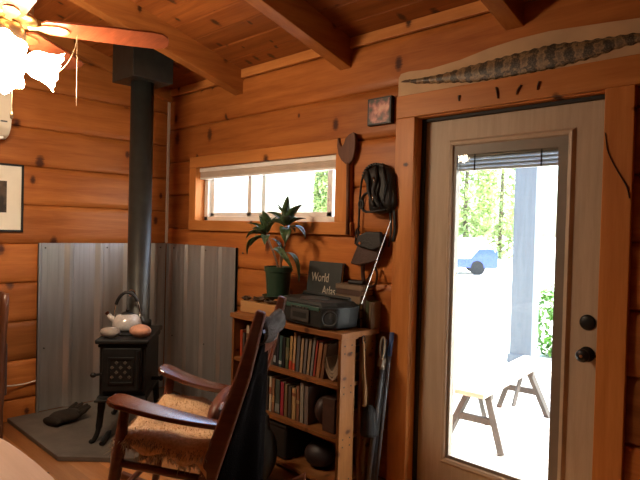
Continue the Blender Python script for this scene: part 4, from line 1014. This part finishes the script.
# dining chair at the left edge
dc = thing('dining_chair', 'dark wooden chair with leather seat pad at the left edge', 'chair', (.56, -1.50, F), -PI/2)
for s in (-1, 1):
    MB().tube(spline([(-.02, s*.20, 0), (-.02, s*.20, .42), (-.025, s*.205, .72), (-.04, s*.205, .98)], 4), [.020]*4+[.026]*4+[.025]*4+[.020], 10).build('back_post', 'chair2', dc, smooth=True)
    MB().tube([(.40, s*.19, 0), (.39, s*.19, .42)], [.016, .022], 10).build('front_leg', 'chair2', dc, smooth=True)
B((-.01, -.23, .42), (.43, .23, .455)).build('seat', 'chair2', dc, bevel=.012)
B((-.0, -.215, .455), (.42, .215, .49)).build('seat_pad', 'brownleather', dc, bevel=.015, seg=3)
pdl = B((-.055, -.19, .40), (-.03, .215, .70)).build('back_pad', 'brownleather', dc, bevel=.01); pdl['label'] = 'dark pad behind the back rails'
for z in (.60, .76, .90):
    MB().sheet(lambda u, v, z=z: (-.005-.12*max(0, z-.72+.06*v)**1.0*1.2-.03*math.sin(PI*u), -.20+.40*u, z+.07*v), 10, 3, .014).build('back_rail', 'chair2', dc)
# table
tb = thing('dining_table', 'pale round edged dining table at the lower left', 'table', (2.66, -2.49, F))
sup = [(.78*math.copysign(abs(math.cos(a))**.8, math.cos(a)), .545*math.copysign(abs(math.sin(a))**.8, math.sin(a))) for a in [2*PI*i/72 for i in range(72)]]
MB().prism(sup, .030, (0, 0, .71)).build('tabletop', 'table', tb, bevel=.008, seg=3)
B((-.5, -.33, .63), (.5, .33, .71)).build('apron', 'table', tb)
for sx in (-1, 1):
    for sy in (-1, 1): MB().tube([(sx*.46, sy*.29, .70), (sx*.48, sy*.31, 0)], [.032, .022], 12).build('leg', 'table', tb, smooth=True)

# ------------------------------------------------------------------ ceiling fan
FC = Vector((1.497, -1.699, 2.30))
fan = thing('ceiling_fan', 'ceiling fan with cherry blades and lit glass shades', 'ceiling fan', FC)
zt = zc(FC.y)-FC.z
MB().tube([(0, 0, .20), (0, 0, zt)], .013, 12).build('down_rod', 'brass', fan)
MB().lathe([(.02, zt-.14), (.075, zt-.06), (.08, zt-.01)], n=28).build('canopy', 'brass', fan, smooth=True)
MB().lathe([(.03, .21), (.07, .20), (.105, .17), (.112, .15), (.112, .06), (.10, .05), (.04, .04)], n=36).build('motor_housing', 'brass', fan, smooth=True)
MB().lathe([(.10, .052), (.125, .045), (.128, .03), (.10, .022), (.05, .02)], n=36).build('motor_ring', 'brass', fan, smooth=True)
MB().lathe([(.05, .03), (.075, .0), (.085, -.03), (.082, -.065), (.06, -.11), (.035, -.145), (.001, -.15)], n=30).build('switch_housing', 'bronze', fan, smooth=True)
A0 = math.atan2(-1.091+1.699, 1.826-1.497)
for i in range(5):
    a = A0+i*2*PI/5; R = Matrix.Rotation(a, 3, 'Z')
    E = [(.150, .034), (.175, .052), (.45, .066), (.62, .068), (.665, .060), (.69, .035), (.695, 0)]
    poly = E+[(x, -y) for x, y in reversed(E[:-1])]
    tilt = R @ Matrix.Rotation(math.radians(-14), 3, 'X')
    ex, ey, ez = tilt @ Vector((1, 0, 0)), tilt @ Vector((0, 1, 0)), tilt @ Vector((0, 0, 1))
    b = MB().prism(poly, .009, (0, 0, .010), ex, ey, ez)
    bo = b.build('blade', 'blade', fan)
    m = MB()
    m.prism([(.09, .016), (.13, .012), (.16, .028), (.22, .034), (.25, .022), (.265, 0), (.25, -.022), (.22, -.034), (.16, -.028), (.13, -.012), (.09, -.016)], .006, Vector((0, 0, .002)), ex, ey, ez)
    m.build('blade_iron', 'brass', bo, bevel=.002)
for i in range(4):
    a = math.radians(74+90*i); R = Matrix.Rotation(a, 3, 'Z') @ Matrix.Rotation(math.radians(104), 3, 'Y')
    c0 = Vector((.055*math.cos(a), .065*math.sin(a), -.130))
    MB().tube([c0*.6, c0, c0+R @ Vector((0, 0, .03))], .012, 10).build('lamp_arm', 'brass', fan)
    sh = []
    n = 32; prof = [(.024, .02), (.046, .033), (.061, .062), (.063, .098), (.070, .128), (.086, .154)]
    vs = []
    for r_, z_ in prof:
        for j in range(n):
            t = 2*PI*j/n; rr = r_*(1+(.10*math.cos(6*t) if z_ > .11 else 0)); vs.append(c0+R @ Vector((rr*math.cos(t), rr*math.sin(t), z_+(.008*math.cos(6*t) if z_ > .11 else 0))))
    fs = [(k_*n+j, k_*n+(j+1) % n, (k_+1)*n+(j+1) % n, (k_+1)*n+j) for k_ in range(len(prof)-1) for j in range(n)]
    MB().add(vs, fs).build('lamp_shade', 'lamp', fan, smooth=True)
    MB().ell(c0+R @ Vector((0, 0, .075)), (.022, .022, .027)).build('bulb', 'lamp', fan, smooth=True)
for pts, nm, bob in ((spline([(.05, .20, -.175), (.085, .235, -.13), (.118, .256, -.06), (.130, .262, .0)], 5), 'pull_chain', None),
                     ([(.130, .262, .0), (.133, .263, -.32)], 'pull_chain', None), ([(.01, .03, -.15), (.01, .03, -.37)], 'pull_chain', 1)):
    c_ = MB().tube(pts, .0013, 6).build(nm, 'chain', fan)
    if bob: MB().lathe([(.004, 0), (.008, -.012), (.007, -.028), (.002, -.034)], Vector(pts[-1]), 12).build('pull_bob', 'bronze', c_)

# ------------------------------------------------------------------ light, sky, camera
w = bpy.data.worlds.new('sky'); S.world = w; w.use_nodes = True
nt = w.node_tree; nt.nodes.clear()
sky = nt.nodes.new('ShaderNodeTexSky'); sky.sky_type = 'NISHITA'; sky.sun_disc = False; sky.sun_elevation = math.radians(50); sky.sun_rotation = math.radians(60); sky.dust_density = 3.
bgn = nt.nodes.new('ShaderNodeBackground'); bgn.inputs['Strength'].default_value = .62
wo = nt.nodes.new('ShaderNodeOutputWorld'); nt.links.new(sky.outputs[0], bgn.inputs[0]); nt.links.new(bgn.outputs[0], wo.inputs[0])
sl = bpy.data.lights.new('sun', 'SUN'); sl.energy = 6.5; sl.angle = .01; sl.color = (1, .95, .87)
so = bpy.data.objects.new('sun', sl); COL.objects.link(so)
so.rotation_euler = Vector((-.30, .44, .92)).to_track_quat('Z', 'Y').to_euler()

cam = bpy.data.cameras.new('camera'); co = bpy.data.objects.new('camera', cam); COL.objects.link(co); S.camera = co
f_, pi_, ro_, ya_ = 569.07, -.018, .0258, .7748
fw = Vector((-math.sin(ya_)*math.cos(pi_), math.cos(ya_)*math.cos(pi_), math.sin(pi_))); r_ = Vector((math.cos(ya_), math.sin(ya_), 0)); u_ = r_.cross(fw)
c_, s_ = math.cos(ro_), math.sin(ro_); r2 = r_*c_+u_*s_; u2 = u_*c_-r_*s_
co.matrix_world = Matrix(((r2.x, u2.x, -fw.x, 4.256), (r2.y, u2.y, -fw.y, -2.5095), (r2.z, u2.z, -fw.z, 1.4432), (0, 0, 0, 1)))
cam.sensor_fit = 'HORIZONTAL'; cam.sensor_width = 36.; cam.lens = f_/640*36.; cam.clip_start = .05; cam.clip_end = 1500
vs_ = S.view_settings; vs_.view_transform = 'Standard'; vs_.look = 'None'; vs_.gamma = 1.; vs_.use_curve_mapping = False; vs_.exposure = 1.7
S.cycles.use_denoising = True; S.cycles.max_bounces = 10; S.cycles.transparent_max_bounces = 16; S.cycles.sample_clamp_indirect = 8.
